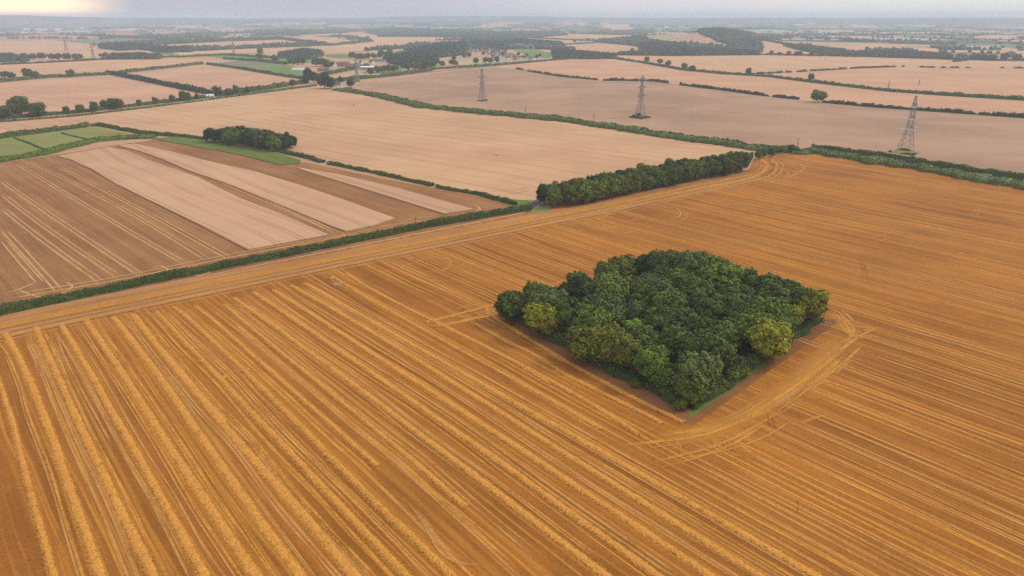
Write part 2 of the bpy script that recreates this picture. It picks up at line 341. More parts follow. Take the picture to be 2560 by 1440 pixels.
WOODS = [  # (outline in photo pixels, tree height, label)
 ([(247,112),(300,107),(345,109),(380,117),(415,126),(470,124),(480,130),(410,131),(350,124),(300,120),(250,121)], 12, "wood with a curved front edge behind the lower pylons field"),
 ([(252,141),(300,136),(360,134),(385,139),(400,142),(400,148),(255,149)], 12, "flat wood beside the two small pylons"),
 ([(700,132),(760,122),(800,126),(806,140),(780,146),(700,145)], 12, "compact dark wood above the bright green fields"),
 ([(640,74),(740,72),(870,78),(872,82),(700,88),(640,90)], 14, "long dark wood left of the gap in the skyline trees"),
 ([(905,74),(1000,70),(1160,74),(1280,80),(1250,86),(1080,92),(945,92),(950,84)], 16, "long dark wood right of the gap in the skyline trees"),
 ([(1060,92),(1180,94),(1240,100),(1420,84),(1400,76),(1280,78)], 12, "wooded ridge behind the village"),
 ([(960,152),(1010,132),(1060,116),(1110,106),(1165,104),(1160,128),(1100,134),(1062,138),(1050,150),(1095,156),(1060,172),(1010,168)], 13, "dense wood around the village slope"),
 ([(1170,100),(1240,104),(1300,96),(1405,104),(1400,112),(1280,114),(1240,128),(1180,112)], 10, "trees above the village houses"),
 ([(1380,122),(1440,126),(1540,134),(1536,147),(1480,148),(1385,147)], 9, "scrubby wood between the green field and the long road"),
 ([(1595,107),(1640,103),(1700,109),(1722,118),(1727,138),(1650,137),(1602,124)], 13, "tall rounded wood in the hollow before the escarpment"),
 ([(1727,120),(1800,121),(1870,127),(1902,138),(1727,139)], 11, "hillside wood falling right from the rounded one"),
 ([(1545,130),(1600,128),(1650,131),(1650,138),(1545,138)], 10, "low strip of trees left of the rounded wood"),
 ([(1495,97),(1560,99),(1600,103),(1600,109),(1500,103)], 10, "thin tree strip leading to the rounded wood"),
 ([(1735,100),(1760,93),(1800,92),(1850,96),(1885,106),(1905,128),(1870,134),(1830,122),(1790,112),(1750,108)], 13, "wood climbing over the hilltop"),
 ([(1470,84),(1600,76),(1640,80),(1600,85)], 12, "thin wood on the ridge left of the hilltop"),
 ([(2360,146),(2420,138),(2560,142),(2800,150),(2800,158),(2560,153),(2420,150)], 16, "dark trees on the ridge at the right edge"),
 ([(2120,138),(2200,128),(2300,130),(2380,136),(2360,148),(2245,144),(2140,141)], 10, "tree mass just behind the ridge field"),
 ([(1960,118),(2020,116),(2110,130),(2120,138),(2060,136)], 10, "strip of trees below the ridge"),
 ([(2100,96),(2190,98),(2190,104),(2110,103)], 14, "square dark wood in the vale"),
 ([(-100,146),(30,135),(60,146),(70,152),(-100,160)], 12, "dark wood at the left edge above the pale field"),
 ([(640,150),(590,150),(560,150),(800,112),(820,118)], 0, ""),
]
def foot(pts, h):
    cy_ = sum(p[1] for p in pts) / len(pts); out = []
    for px, py in pts:
        x, y = Gz(px, py); out.append((px, py + (h * 1.0 * FPX / math.hypot(x, y) if py < cy_ else 0)))
    lo = max(p[1] for p in pts); return [(a, min(b, lo)) for a, b in out]
WOODS = [(foot(p, h) if 'hilltop' not in lb else p, h, lb) for p, h, lb in WOODS if h]
HILLS = [(1792,106,50,190,300), (1875,118,26,110,260), (1668,104,30,190,240)]   # (photo pixel of the foot, height, half widths)
def hz(x, y): return float(hill(np.array([x]), np.array([y]))[0])
def hill(X, Y):
    r = np.hypot(X, Y); a = np.arctan2(X, Y)
    env = np.clip((r - 5200) / 5500, 0, 1); env = env * env * (3 - 2 * env)
    h = (fbm(X / 2600 + 9, Y / 1500 + 4, 3) - .42) * 190 * env
    for px, py, hh, rx, ry in HILLS:
        hx, hy = Gz(px, py); h = np.maximum(h, hh * np.exp(-((X - hx) / rx) ** 2 - ((Y - hy) / ry) ** 2) * (r < 5200)) if True else h
    rim = np.clip((r - 10500) / 2600, 0, 1); rim = rim * rim * (3 - 2 * rim)
    tgt = 92 + 42 * np.clip((-.48 - a) / .1, 0, 1) + 22 * (vnoise(a * 9 + 3, a * 0) - .5) + 6 * vnoise(a * 60, a * 0) + 26 * np.exp(-((a + .02) / .22) ** 2)
    return np.maximum(h, 0) * (1 - rim) + tgt * rim * np.clip((15200 - r) / 1500, 0, 1)
def build_ground():
    vis = np.linspace(R_(-41), R_(41), 1500); rest = np.linspace(R_(41), R_(319), 90)[1:-1]
    A = np.concatenate([vis, rest])
    ang = np.linspace(math.atan2(100, 900), math.atan2(100, 13500), 330)
    rr = np.concatenate([[3, 40, 90, 150, 250, 400, 650, 800], 100 / np.tan(ang), [14200, 15200]])
    RR, AA = np.meshgrid(rr, A, indexing='ij'); X = RR * np.sin(AA); Y = RR * np.cos(AA); Z = hill(X, Y)
    # patchwork of fields
    s = 430.0; wx = X + 260 * (fbm(X / 900, Y / 900) - .5); wy = Y * 1.0 + 260 * (fbm(X / 900 + 40, Y / 900 + 7) - .5)
    cx = np.floor(wx / s); cyy = np.floor(wy / s); d1 = np.full(X.shape, 1e18); d2 = d1.copy(); idv = np.zeros(X.shape)
    for i in (-1, 0, 1):
        for j in (-1, 0, 1):
            gx = cx + i; gy = cyy + j
            h1 = np.modf(np.abs(np.sin(gx * 127.1 + gy * 311.7) * 43758.5453))[0]; h2 = np.modf(np.abs(np.sin(gx * 269.5 + gy * 183.3) * 43758.5453))[0]
            d = np.hypot(wx - (gx + .1 + .8 * h1) * s, wy - (gy + .1 + .8 * h2) * s)
            nw = d < d1; d2 = np.where(nw, d1, np.minimum(d2, d)); idv = np.where(nw, h1 * 7.31 + h2 * 3.77, idv); d1 = np.minimum(d, d1)
    k = np.modf(idv * 13.7)[0]; pal = np.array([TAN, TAN2, (.46, .38, .24), (.26, .27, .14), (.15, .22, .09), (.10, .14, .07), (.07, .10, .05), TAN, (.55, .37, .25), (.13, .18, .08)])
    C = pal[np.clip((k * len(pal)).astype(int), 0, len(pal) - 1)]
    edge = (d2 - d1) < np.clip(8 + RR * .004, 12, 45)
    C = np.where(edge[..., None], np.array((.05, .07, .035)), C)
    wd = fbm(X / 700 + 3, Y / 420 + 8, 4) > .575
    C = np.where((wd & (RR > 2300))[..., None], np.array(DKG), C)
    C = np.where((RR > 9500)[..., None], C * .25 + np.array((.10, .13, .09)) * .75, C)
    near = RR < 2300
    C = np.where((near)[..., None], np.array(TAN2), C)
    mask = np.where((edge | wd) & (RR > 2300), 1, 0)
    # fields seen one by one
    for col, pts in FIELDS:
        m = inpoly(X, Y, GP(pts)); C[m] = np.array(col) * rng.uniform(.93, 1.06); mask[m] = 0
    for pts, h, lb in WOODS:
        m = inpoly(X, Y, GP(pts)); C[m] = DKG; mask[m] = 0
    for col, pts in ((OLV, [(395,132),(640,128),(700,146),(560,148)]),):
        pass
    # soft variation inside the fields
    C = C * (1 + .22 * (fbm(X / 160, Y / 160, 3) - .5) + .12 * (fbm(X / 30, Y / 30, 2) - .5))[..., None]
    nr, na = X.shape; V = np.stack([X, Y, Z], -1).reshape(-1, 3)
    i = np.arange(nr - 1)[:, None] * na; j = np.arange(na)[None]; j2 = (j + 1) % na
    F = np.stack([i + j, i + na + j, i + na + j2, i + j2], -1).reshape(-1, 4)[:, ::-1]
    cap = len(V); V = np.vstack([V, [[0, 0, 0]]]); T = np.stack([np.full(na, cap), np.arange(na), (np.arange(na) + 1) % na], 1)[:, ::-1]
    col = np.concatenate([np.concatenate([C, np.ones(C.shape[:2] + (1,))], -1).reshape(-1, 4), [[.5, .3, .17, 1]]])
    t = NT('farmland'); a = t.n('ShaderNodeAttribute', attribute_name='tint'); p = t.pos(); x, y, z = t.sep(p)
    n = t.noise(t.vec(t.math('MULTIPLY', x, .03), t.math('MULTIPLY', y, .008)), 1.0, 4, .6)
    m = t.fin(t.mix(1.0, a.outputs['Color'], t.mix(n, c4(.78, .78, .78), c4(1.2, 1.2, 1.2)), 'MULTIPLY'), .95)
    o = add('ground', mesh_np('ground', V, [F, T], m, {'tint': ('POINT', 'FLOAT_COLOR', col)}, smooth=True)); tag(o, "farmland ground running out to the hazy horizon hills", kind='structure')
    return X, Y, Z, mask, RR, AA
GX, GY, GZ_, GMASK, GR, GA = build_ground()

# ------------------------------------------------------------------ near fields as sheets and slabs
def sheet(name, pts, mat, z, label, raw=False, height=0.0, sub=0.0, wob=0.0):
    P = np.asarray(pts, float) if raw else GP(pts)
    if sub: P, _ = resample(np.vstack([P, P[:1]]), sub); P = P[:-1] + rng.uniform(-wob, wob, P[:-1].shape)
    bm = bmesh.new(); vs = [bm.verts.new((x, y, z + height)) for x, y in P]; f = bm.faces.new(vs)
    if f.normal.z < 0 or sum(P[i - 1][0] * P[i][1] - P[i][0] * P[i - 1][1] for i in range(len(P))) < 0: f.normal_flip()
    if height:
        lo = [bm.verts.new((x, y, z)) for x, y in P]
        for i in range(len(P)): bm.faces.new((vs[i - 1], vs[i], lo[i], lo[i - 1]))
        bmesh.ops.recalc_face_normals(bm, faces=bm.faces)
    bmesh.ops.triangulate(bm, faces=[f for f in bm.faces if len(f.verts) > 4])
    me = bpy.data.meshes.new(name); bm.to_mesh(me); bm.free(); me.materials.append(M[mat] if isinstance(mat, str) else mat)
    return tag(add(name, me), label, kind='structure')
sheet('golden_field', [(-1400,1090),(0,792),(1335,528),(1870,425),(1885,398),(1965,384),(2030,382),(2560,470),(3600,648),(4200,2000),(-2600,2000)], 'gold', .10, "golden mown stubble field with straw rows")
sheet('brown_field', [(-1400,690),(0,408),(380,350),(500,366),(700,411),(760,405),(950,445),(1250,502),(1300,520),(1330,526),(0,789),(-1400,1088)], 'brown', .10, "brown mown field with two pale uncut strips")
sheet('pale_field', [(-900,420),(0,304),(200,288),(500,248),(800,215),(860,225),(1060,270),(1300,291),(1560,321),(1880,374),(1868,392),(1350,500),(1290,500),(1250,498),(1090,470),(950,440),(820,408),(700,382),(510,350),(350,331),(240,312),(0,340),(-900,470)], 'pale', .08, "broad pale pink stubble field")
sheet('crop_strip', [(144,392),(200,382),(275,370),(320,379),(370,402),(496,446),(600,498),(701,537),(822,590),(740,605),(621,627),(530,580),(437,534),(360,496),(287,460),(230,425),(175,400)], 'strip', .12, "wide pale uncut strip in the brown field", height=.7)
sheet('crop_strip', [(295,365),(338,361),(425,380),(500,400),(640,432),(750,465),(854,500),(987,548),(930,567),(866,581),(831,569),(740,531),(666,500),(583,467),(467,426),(408,400),(345,378)], 'strip', .12, "second pale uncut strip in the brown field", height=.7)
sheet('crop_strip', [(740,420),(850,439),(1000,474),(1184,526),(1111,537),(999,502),(870,462),(760,428)], 'strip', .12, "short narrow pale uncut strip near the hedge corner", height=.7)
sheet('green_strip', [(380,348),(450,342),(520,352),(620,372),(700,386),(752,402),(750,409),(700,413),(600,388),(480,366)], 'verge', .13, "green crop strip below the round clump of trees", height=.5)
sheet('meadow', [(-700,470),(0,345),(150,326),(240,318),(330,336),(240,352),(100,378),(0,396),(-700,530)], 'meadow', .12, "pale green meadow between two hedges")
sheet('weedy_field', [(882,212),(1000,194),(1240,166),(1290,173),(1405,192),(1492,200),(1642,204),(1717,215),(1817,227),(1920,241),(2070,257),(2295,276),(2560,296),(3400,360),(3400,650),(2560,474),(2020,388),(1900,376),(1600,318),(1250,280),(1000,250)], 'mauve', .08, "mauve brown weedy field with the pylons")
sheet('far_field', [(-900,330),(0,207),(270,190),(525,236),(330,262),(0,297),(-900,410)], 'far_pale', .06, "pale field with thin tramlines above the road")
sheet('far_field', [(330,184),(512,163),(640,183),(765,203),(640,222),(525,226)], 'far_pale', .06, "tan ribbed field above the lorry")
sheet('far_field', [(1240,166),(1280,159),(1392,148),(1455,146),(1535,148),(1605,158),(1705,176),(1805,186),(1920,193),(2020,206),(2120,218),(2237,231),(2345,238),(2560,251),(3400,315),(3400,355),(2560,296),(2295,276),(2070,257),(1920,241),(1817,227),(1717,215),(1642,204),(1492,200),(1405,192),(1330,180)], 'mid_pale', .06, "tan field sweeping behind the pylons")
sheet('far_field', [(1867,185),(2012,179),(2145,171),(2260,167),(2400,170),(2560,171),(3300,175),(3300,310),(2560,251),(2345,238),(2237,231),(2120,218),(2020,206),(1920,193)], 'right_pale', .07, "tan ribbed field at the right edge")
sheet('verge', [(1235,494),(1300,500),(1335,502),(1330,520),(1290,523),(1262,512)], 'grass', .15, "small bright grass triangle by the farm track")
sheet('verge', [(1330,529),(1352,508),(1380,530),(1350,536)], 'meadow', .15, "pale grass corner at the end of the tree belt")

def ribbon(name, P, w, mat, z, label, raw=False, step=2.0, smooth=True, dash=None):
    P = np.asarray(P, float) if raw else GP(P)
    Q, tt = (smoothpath if smooth and len(P) > 2 else resample)(P, step); T, N = normals2(Q); n = len(Q)
    hw = (w / 2) * (1 + noise1(n, 4, .18))[:, None]; cols = 5; V = []; U = []
    for k in range(cols):
        v = -1 + 2 * k / (cols - 1); V.append(np.hstack([Q + N * hw * v, np.full((n, 1), z)])); U.append(np.stack([tt, np.full(n, v), np.full(n, w / 2)], 1))
    V = np.stack(V, 1).reshape(-1, 3); U = np.stack(U, 1).reshape(-1, 3)
    i = np.arange(n - 1)[:, None] * cols; j = np.arange(cols - 1)[None]
    F = np.stack([i + j, i + j + 1, i + cols + j + 1, i + cols + j], -1).reshape(-1, 4)[:, ::-1]
    E_ = np.repeat(np.clip(np.minimum(tt, tt[-1] - tt) / min(9.0, tt[-1] * .3 + .1), 0, 1), cols)
    return V, F, np.hstack([U, E_[:, None]])
RIB = {}
def rib(key, P, w, mat, **k):
    """collects the wheel marks of one field into one marking sheet per material"""
    lst = RIB.setdefault((key, mat), []); z = .15 + .0015 * (sum(len(v) for kk, v in RIB.items() if kk[0] == key) % 70)
    lst.append(ribbon('', P, w, mat, z, '', **k))
def flush_ribs():
    for (key, mat), lst in RIB.items():
        V = []; F = []; U = []; o = 0
        for v, f, u in lst: V.append(v); F.append(f + o); U.append(u); o += len(v)
        nm, lb = key
        tag(add(nm, mesh_np(nm, np.vstack(V), np.vstack(F), M[mat], {'uvw': ('POINT', 'FLOAT_VECTOR', np.vstack(U)[:, :3]), 'endf': ('POINT', 'FLOAT', np.vstack(U)[:, 3])})), lb + {'rib_dark': ", dark", 'rib_crop': ", dark", 'rib_thin': ", thin", 'rib_pale': ", pale", 'rib_band': ", chaff bands", 'rib_faint': ", faint"}.get(mat, ""), kind='structure')
def offset_path(P, d):
    P = GP(P); Q, _ = smoothpath(P, 4.0) if len(P) > 2 else resample(P, 4.0); _, N = normals2(Q); return Q + N * d
KG = ('field_track', "wheel tracks pressed into the golden stubble"); KB = ('headland_track', "wheel tracks in the brown field"); KP = ('crop_track', "dark marks in the pale field")
HL = [(-500,915),(0,808),(400,727),(800,648),(1100,590),(1340,543),(1500,513),(1700,468),(1880,432)]
def hl(d, w, mat, a=None, b=None): Q = offset_path(HL, d); n = len(Q); rib(KG, Q[int((a or 0) * n):int((b or 1) * n)], w, mat, raw=True, step=4)
sheet('headland', np.vstack([offset_path(HL, 6.0), offset_path(HL, -15.5)[::-1]]), 'stubble_edge', .13, "orange headland strip along the hedge", raw=True)
hl(-4.2, 5.5, 'rib_straw'); hl(-4.8, 4.0, 'rib_straw'); hl(-4.4, 6.5, 'rib_band'); hl(-9.0, 1.6, 'rib_thin'); hl(-6.4, .8, 'rib_dark'); hl(-7.6, .5, 'rib_dark', 0, .75); hl(-11.2, 1.2, 'rib_dark', 0.0, .8); hl(-13.5, 3.4, 'rib_thin'); hl(-2.0, 1.2, 'rib_thin'); hl(-3.6, 2.0, 'rib_straw', .4, 1); hl(-16.2, .9, 'rib_dark', 0, .85); hl(-17.8, 1.6, 'rib_thin', 0, .9)
# the turn round the end of the tree belt
for d, w, mt in ((0, 5, 'rib_straw'), (4.5, 1.2, 'rib_dark'), (7, 3, 'rib_thin'), (-4, 1.6, 'rib_thin'), (11, 1.4, 'rib_thin')):
    Q = offset_path([(1600,503),(1760,468),(1860,448),(1905,432),(1918,412),(1905,400),(1925,393),(1965,391)], -d); rib(KG, Q, w, mt, raw=True)
for P, w, mt in [
  ([(1965,391),(2100,412),(2300,448),(2560,492)], 4, 'rib_thin'), ([(1920,395),(1985,408),(2010,420),(1980,440),(1910,462)], 2, 'rib_thin'),
  ([(1935,432),(1965,428),(1975,440),(1990,447)], 1.4, 'rib_straw'), ([(1640,512),(1690,520),(1700,540),(1660,552)], 1.4, 'rib_thin'), ([(1660,520),(1712,530),(1715,545),(1690,556)], 1.2, 'rib_thin'),
  ([(1820,520),(1800,530),(1825,545),(1880,550),(1912,566),(1870,575)], 1.0, 'rib_thin'), ([(2160,600),(2200,590),(2232,580),(2225,575)], 1.2, 'rib_straw'), ([(2155,608),(2205,602),(2218,590)], 1.0, 'rib_thin'),
  ([(2440,545),(2448,522),(2455,516)], 1.0, 'rib_thin'), ([(2418,540),(2436,530),(2440,518)], 1.0, 'rib_thin'), ([(2385,640),(2410,632),(2400,628)], 1.2, 'rib_thin'),
  ([(960,690),(1040,655),(1110,640),(1125,665),(1095,680),(1045,678)], 1.0, 'rib_thin'), ([(985,662),(1055,645),(1120,650),(1118,672),(1075,677)], 1.0, 'rib_thin'), ([(1000,640),(1040,650)], 2.2, 'rib_straw'),
  ([(1066,806),(1130,790),(1190,775),(1258,757)], 2.4, 'rib_straw'), ([(1085,818),(1150,806),(1215,793),(1262,780)], 2.4, 'rib_straw'), ([(1120,785),(1160,768),(1200,764),(1225,775),(1235,790)], 1.3, 'rib_thin'), ([(1075,808),(1140,792),(1180,795),(1160,812)], 1.3, 'rib_thin'), ([(1210,755),(1218,775),(1228,795)], 2.2, 'rib_straw'),
  ([(1258,752),(1300,742),(1400,718),(1470,690)], 2.0, 'rib_straw'), ([(1300,718),(1380,712),(1440,690)], 1.3, 'rib_thin'),
  ([(1618,1102),(1680,1085),(1740,1080),(1800,1072),(1880,1040),(1960,985),(2030,935),(2080,895),(2130,850)], 2.6, 'rib_straw'),
  ([(1530,1118),(1640,1106),(1740,1092),(1830,1062),(1930,1005),(2040,930),(2110,870),(2160,830)], 2.0, 'rib_straw'), ([(1600,1165),(1700,1140),(1800,1112),(1900,1060),(1980,1010)], 1.3, 'rib_straw'), ([(1622,1175),(1720,1152),(1830,1112),(1930,1050)], 1.3, 'rib_straw'),
  ([(1740,1110),(1770,1090),(1760,1075),(1720,1080),(1690,1095)], 1.6, 'rib_straw'), ([(1700,1130),(1695,1105),(1670,1088)], 1.4, 'rib_thin'), ([(1770,1085),(1790,1110),(1830,1135),(1880,1150)], 1.6, 'rib_straw'),
  ([(2060,770),(2100,785),(2130,815),(2200,822),(2215,830)], 2.2, 'rib_straw'), ([(2065,800),(2110,800),(2135,830),(2100,870)], 2.0, 'rib_thin'), ([(2130,850),(2190,822),(2210,818)], 1.6, 'rib_straw'), ([(2095,790),(2125,825),(2140,850)], 1.6, 'rib_straw'),
  ([(1990,1062),(2060,1040),(2085,1050)], 1.6, 'rib_straw'), ([(1830,1110),(1860,1120),(1875,1132),(1850,1130)], 1.5, 'rib_straw'), ([(1935,1055),(1955,1060)], 1.5, 'rib_straw'), ([(2020,985),(2050,960),(2100,955)], 1.6, 'rib_thin'),
  ([(110,960),(105,920),(85,880),(65,840),(72,822)], 1.2, 'rib_thin'), ([(95,950),(90,910),(72,870),(60,845)], 1.2, 'rib_thin'), ([(100,893),(170,895),(230,890)], .9, 'rib_thin'), ([(105,902),(170,903),(225,898)], .9, 'rib_thin'),
  ([(545,770),(575,778),(598,795),(590,808),(575,815)], 1.2, 'rib_thin'), ([(560,760),(610,770),(625,788),(612,802),(590,808)], 1.2, 'rib_thin'), ([(300,795),(330,822),(370,842),(400,870),(470,990),(520,1020)], 1.3, 'rib_thin'), ([(318,792),(360,815),(395,850)], 1.3, 'rib_thin'),
  ([(330,784),(372,785),(420,810),(520,920),(640,1060)], 1.3, 'rib_thin'), ([(1010,1240),(1060,1310),(1100,1380),(1160,1412),(1240,1405)], 1.3, 'rib_thin'), ([(1035,1260),(1080,1330),(1130,1385),(1190,1402)], 1.2, 'rib_thin'),
  ([(130,830),(128,850),(150,900),(190,1000),(240,1110)], 1.0, 'rib_thin'), ([(142,828),(148,860),(180,930),(250,1060),(290,1130)], 1.0, 'rib_thin'),
  ([(1225,735),(1242,742),(1250,760)], .5, 'rib_dark'), ([(2140,640),(2155,670),(2158,700)], .5, 'rib_dark'), ([(2150,640),(2162,668),(2168,700)], .5, 'rib_dark'), ([(1920,1030),(1922,1060),(1935,1080)], .5, 'rib_dark'), ([(1932,1028),(1932,1055),(1945,1082)], .5, 'rib_dark'), ([(1992,1240),(1995,1265),(1990,1290)], .5, 'rib_dark'), ([(2005,1240),(2008,1262)], .5, 'rib_dark'), ([(1510,640),(1515,625),(1522,620)], .5, 'rib_dark'),
]: rib(KG, P, w, mt)
for P, w in [([(1640,1100),(1740,1078),(1840,1045),(1930,990),(2010,925),(2075,862),(2095,835)], 8), ([(1660,1108),(1760,1090),(1860,1048),(1960,980),(2050,900),(2110,845)], 11), ([(2062,775),(2100,800),(2120,840)], 7)]: rib(KG, P, w, 'rib_band'); rib(KG, P, w * .7, 'rib_band')
for P, wd_, cnt in [([(1600,1112),(1680,1096),(1760,1082),(1840,1056),(1920,1010),(2000,955),(2070,900),(2130,848),(2150,820)], 6.5, 26), ([(1560,1135),(1660,1120),(1760,1104),(1860,1068),(1950,1015),(2050,940),(2150,850)], 4, 14), ([(2058,768),(2095,782),(2125,812),(2150,840),(2200,835)], 5, 12), ([(1075,812),(1140,797),(1200,783),(1260,768)], 3.4, 7), ([(1870,440),(1905,425),(1912,405),(1940,396),(2000,398)], 7, 9), ([(1380,560),(1500,545),(1560,520),(1640,505)], 10, 12), ([(1450,580),(1560,565),(1650,535)], 9, 7)]:
    for _ in range(cnt):
        Q = offset_path(P, rng.normal(0, wd_ * .5)); n = len(Q); a = int(rng.uniform(0, .7) * n); b = min(n, a + max(4, int(rng.uniform(.12, .5) * n)))
        if b - a > 3: rib(KG, Q[a:b] + np.cumsum(rng.normal(0, .05, (b - a, 2)), 0), rng.uniform(.5, 1.6), rng.choice(['rib_thin', 'rib_straw', 'rib_thin']), raw=True)
# straight pale passes beyond the straw rows, all on the bearing of the mowing
rd = np.array([math.cos(R_(-48.6)), math.sin(R_(-48.6))])
for (px, py), L, w, mt in [((940,640),118,1.0,'rib_thin'),((985,632),112,.9,'rib_thin'),((1095,625),128,1.8,'rib_straw'),((1125,618),120,.9,'rib_thin'),((1200,600),150,1.2,'rib_thin'),((1250,592),170,1.4,'rib_thin'),((1330,580),190,1.0,'rib_thin'),((1400,565),210,.9,'rib_thin'),((1470,556),120,1.0,'rib_thin'),((1560,530),190,1.2,'rib_thin'),((1620,535),210,.9,'rib_thin'),((1150,612),128,.8,'rib_thin'),((1050,628),100,.8,'rib_thin'),
   ((1905,1065),90,1.0,'rib_thin'),((1870,1090),110,1.5,'rib_straw'),((1935,1040),110,1.3,'rib_thin'),((1975,1020),120,1.2,'rib_thin'),((2020,985),120,1.3,'rib_straw'),((2060,950),140,1.2,'rib_thin'),((2105,915),150,1.2,'rib_thin'),((2150,880),140,1.3,'rib_thin'),((2200,850),150,1.0,'rib_thin'),((2240,815),160,1.1,'rib_thin'),((1820,1125),100,1.4,'rib_straw'),((1770,1150),90,1.2,'rib_thin'),((1700,1150),90,1.1,'rib_thin'),((1640,1160),80,1.4,'rib_straw'),
   ((2080,640),200,.9,'rib_thin'),((2000,600),220,.9,'rib_thin'),((2180,660),170,1.1,'rib_thin'),((2280,690),150,.9,'rib_thin'),((2350,640),140,.9,'rib_thin'),((1900,480),260,1.0,'rib_thin'),((1800,500),260,.9,'rib_thin')]:
    a = np.array(Gz(px, py)); k = np.linspace(0, 1, 8)[:, None]; bend = (k ** 2) * 2.0 * rng.uniform(-1, 1); rib(KG, a + rd * L * k + np.array([-rd[1], rd[0]]) * bend, w * 1.1, mt, raw=True)
    rib(KG, a + rd * L * k + np.array([-rd[1], rd[0]]) * (bend + 2.2), w * .8, 'rib_thin', raw=True)
for P in [[(8,833),(45,885),(78,960),(100,1030),(155,1162),(217,1342),(275,1510)], [(88,818),(125,900),(160,980),(225,1120),(288,1242),(378,1440),(420,1520)], [(152,812),(190,875),(235,950),(328,1120),(410,1255),(508,1440),(550,1510)], [(215,800),(255,860),(350,1000),(450,1155),(512,1255),(640,1440),(690,1510)], [(282,792),(338,860),(450,1018),(600,1230),(750,1440),(800,1510)], [(332,786),(388,860),(512,1010),(608,1110),(700,1230),(775,1318),(950,1510)], [(390,780),(475,872),(558,952),(670,1080),(788,1200),(888,1305),(1070,1500)], [(435,768),(525,848),(612,928),(760,1080),(850,1168),(970,1288),(1190,1500)], [(488,765),(562,828),(625,882),(725,970),(845,1080),(945,1165),(1225,1430),(1300,1500)], [(560,763),(708,885),(825,985),(942,1080),(1038,1155),(1165,1270),(1340,1420)], [(585,745),(662,805),(775,880),(888,960),(1038,1080),(1240,1228),(1512,1440)], [(635,731),(825,865),(1100,1045),(1350,1230),(1645,1440),(1730,1500)], [(687,725),(850,835),(1100,990),(1375,1178),(1700,1392),(1870,1500)], [(730,714),(950,845),(1225,1015),(1450,1162),(1725,1332),(2000,1500)], [(762,708),(1000,845),(1240,980),(1575,1172),(1840,1325),(2140,1500)]]:
    for k in range(rng.integers(5, 8)):
        d = rng.choice([-3.4, -2.9, -2.2, -1.6, 1.6, 2.3, 2.9, 3.5]) + rng.uniform(-.3, .3); Q = offset_path(P, d); n = len(Q); a = int(rng.uniform(0, .25) * n) if rng.random() < .5 else 0; rib(KG, Q[a:int(n * rng.uniform(.7, 1))] if rng.random() < .5 else Q[a:], rng.uniform(.4, 1.3), rng.choice(['rib_thin', 'rib_straw', 'rib_band', 'rib_thin']), raw=True, step=3)
    if rng.random() < .45: rib(KG, offset_path(P, rng.uniform(-1.0, 1.0)), rng.uniform(2.4, 3.2), 'rib_band', raw=True, step=3)
# brown field tracks
for P in [[(0,454),(117,537),(248,624),(347,692)], [(0,487),(102,563),(204,642),(297,697)], [(0,522),(117,613),(198,677),(251,709)], [(0,575),(73,654),(143,735)], [(0,601),(58,671),(96,715)], [(32,409),(125,458),(242,540),(364,613),(466,662)], [(61,403),(175,458),(292,517),(408,587),(516,654)], [(140,417),(292,496),(437,575),(577,654)], [(330,367),(480,425),(640,495),(740,545),(835,580)], [(345,370),(400,390),(520,434),(660,503),(760,548),(850,588)]]:
    Q = fit(GP(P), 3 if len(P) > 6 else 2); N_ = normals2(Q)[1]; rib(KB, Q + N_ * 6.5, 1.2, 'rib_faint', raw=True); rib(KB, Q - N_ * 5, 1.0, 'rib_faint', raw=True); rib(KB, Q + N_ * 9.5, .8, 'rib_faint', raw=True); rib(KB, Q, 1.15, 'rib_pale', raw=True); rib(KB, Q + N_ * 2.3, 1.0, 'rib_pale', raw=True)
for P, w in [([(0,752),(300,700),(600,640),(900,585),(1150,545),(1290,520)], 1.6), ([(0,742),(300,692),(600,632),(850,590),(1000,560),(1180,545)], 1.2), ([(0,765),(400,690),(700,630),(1000,570),(1310,524)], 1.0),
          ([(1150,548),(1200,532),(1190,515),(1160,510)], 1.4), ([(440,670),(500,690),(540,670)], 1.5), ([(30,720),(110,745),(180,720),(150,700)], 1.3), ([(0,740),(60,720),(100,700)], 1.5), ([(370,680),(400,665),(430,680),(460,672)], 1.3), ([(850,612),(866,598),(852,580)], 1.6), ([(1110,545),(1160,540),(1196,526),(1190,515)], 1.4), ([(980,560),(1050,545),(1110,540)], 1.2), ([(0,402),(200,372),(380,352)], 2.5)]: rib(KB, P, w, 'rib_pale')
for P, w in [([(862,262),(885,260),(880,266),(864,266)], 1.8), ([(1228,388),(1243,387),(1240,390)], 2.2), ([(1220,480),(1290,474),(1333,466)], .8), ([(1240,488),(1300,482),(1330,470)], .8), ([(185,300),(210,308),(240,316)], 1.0), ([(1650,345),(1700,352),(1790,368)], .8), ([(1620,338),(1690,350),(1680,360)], .8)]: rib(KP, P, w, 'rib_crop')
def plain_ribbon(name, P, w, mat, z, label, raw=False):
    V, F, U = ribbon(name, P, w, mat, z, label, raw=raw, step=6); return tag(add(name, mesh_np(name, V, F, M[mat], {'uvw': ('POINT', 'FLOAT_VECTOR', U[:, :3]), 'endf': ('POINT', 'FLOAT', U[:, 3])})), label, kind='structure')
plain_ribbon('road', [(-600,372),(0,300),(200,281),(400,258),(600,235),(800,209),(870,201),(960,193),(1040,184),(1160,172),(1280,159),(1392,148),(1455,145),(1535,146),(1605,156),(1705,174)], 7, 'asphalt', .14, "country road between hedges")
plain_ribbon('farm_track', [(1315,531),(1330,515),(1350,499),(1362,488)], 4, 'asphalt', .18, "short grey farm track at the belt end")

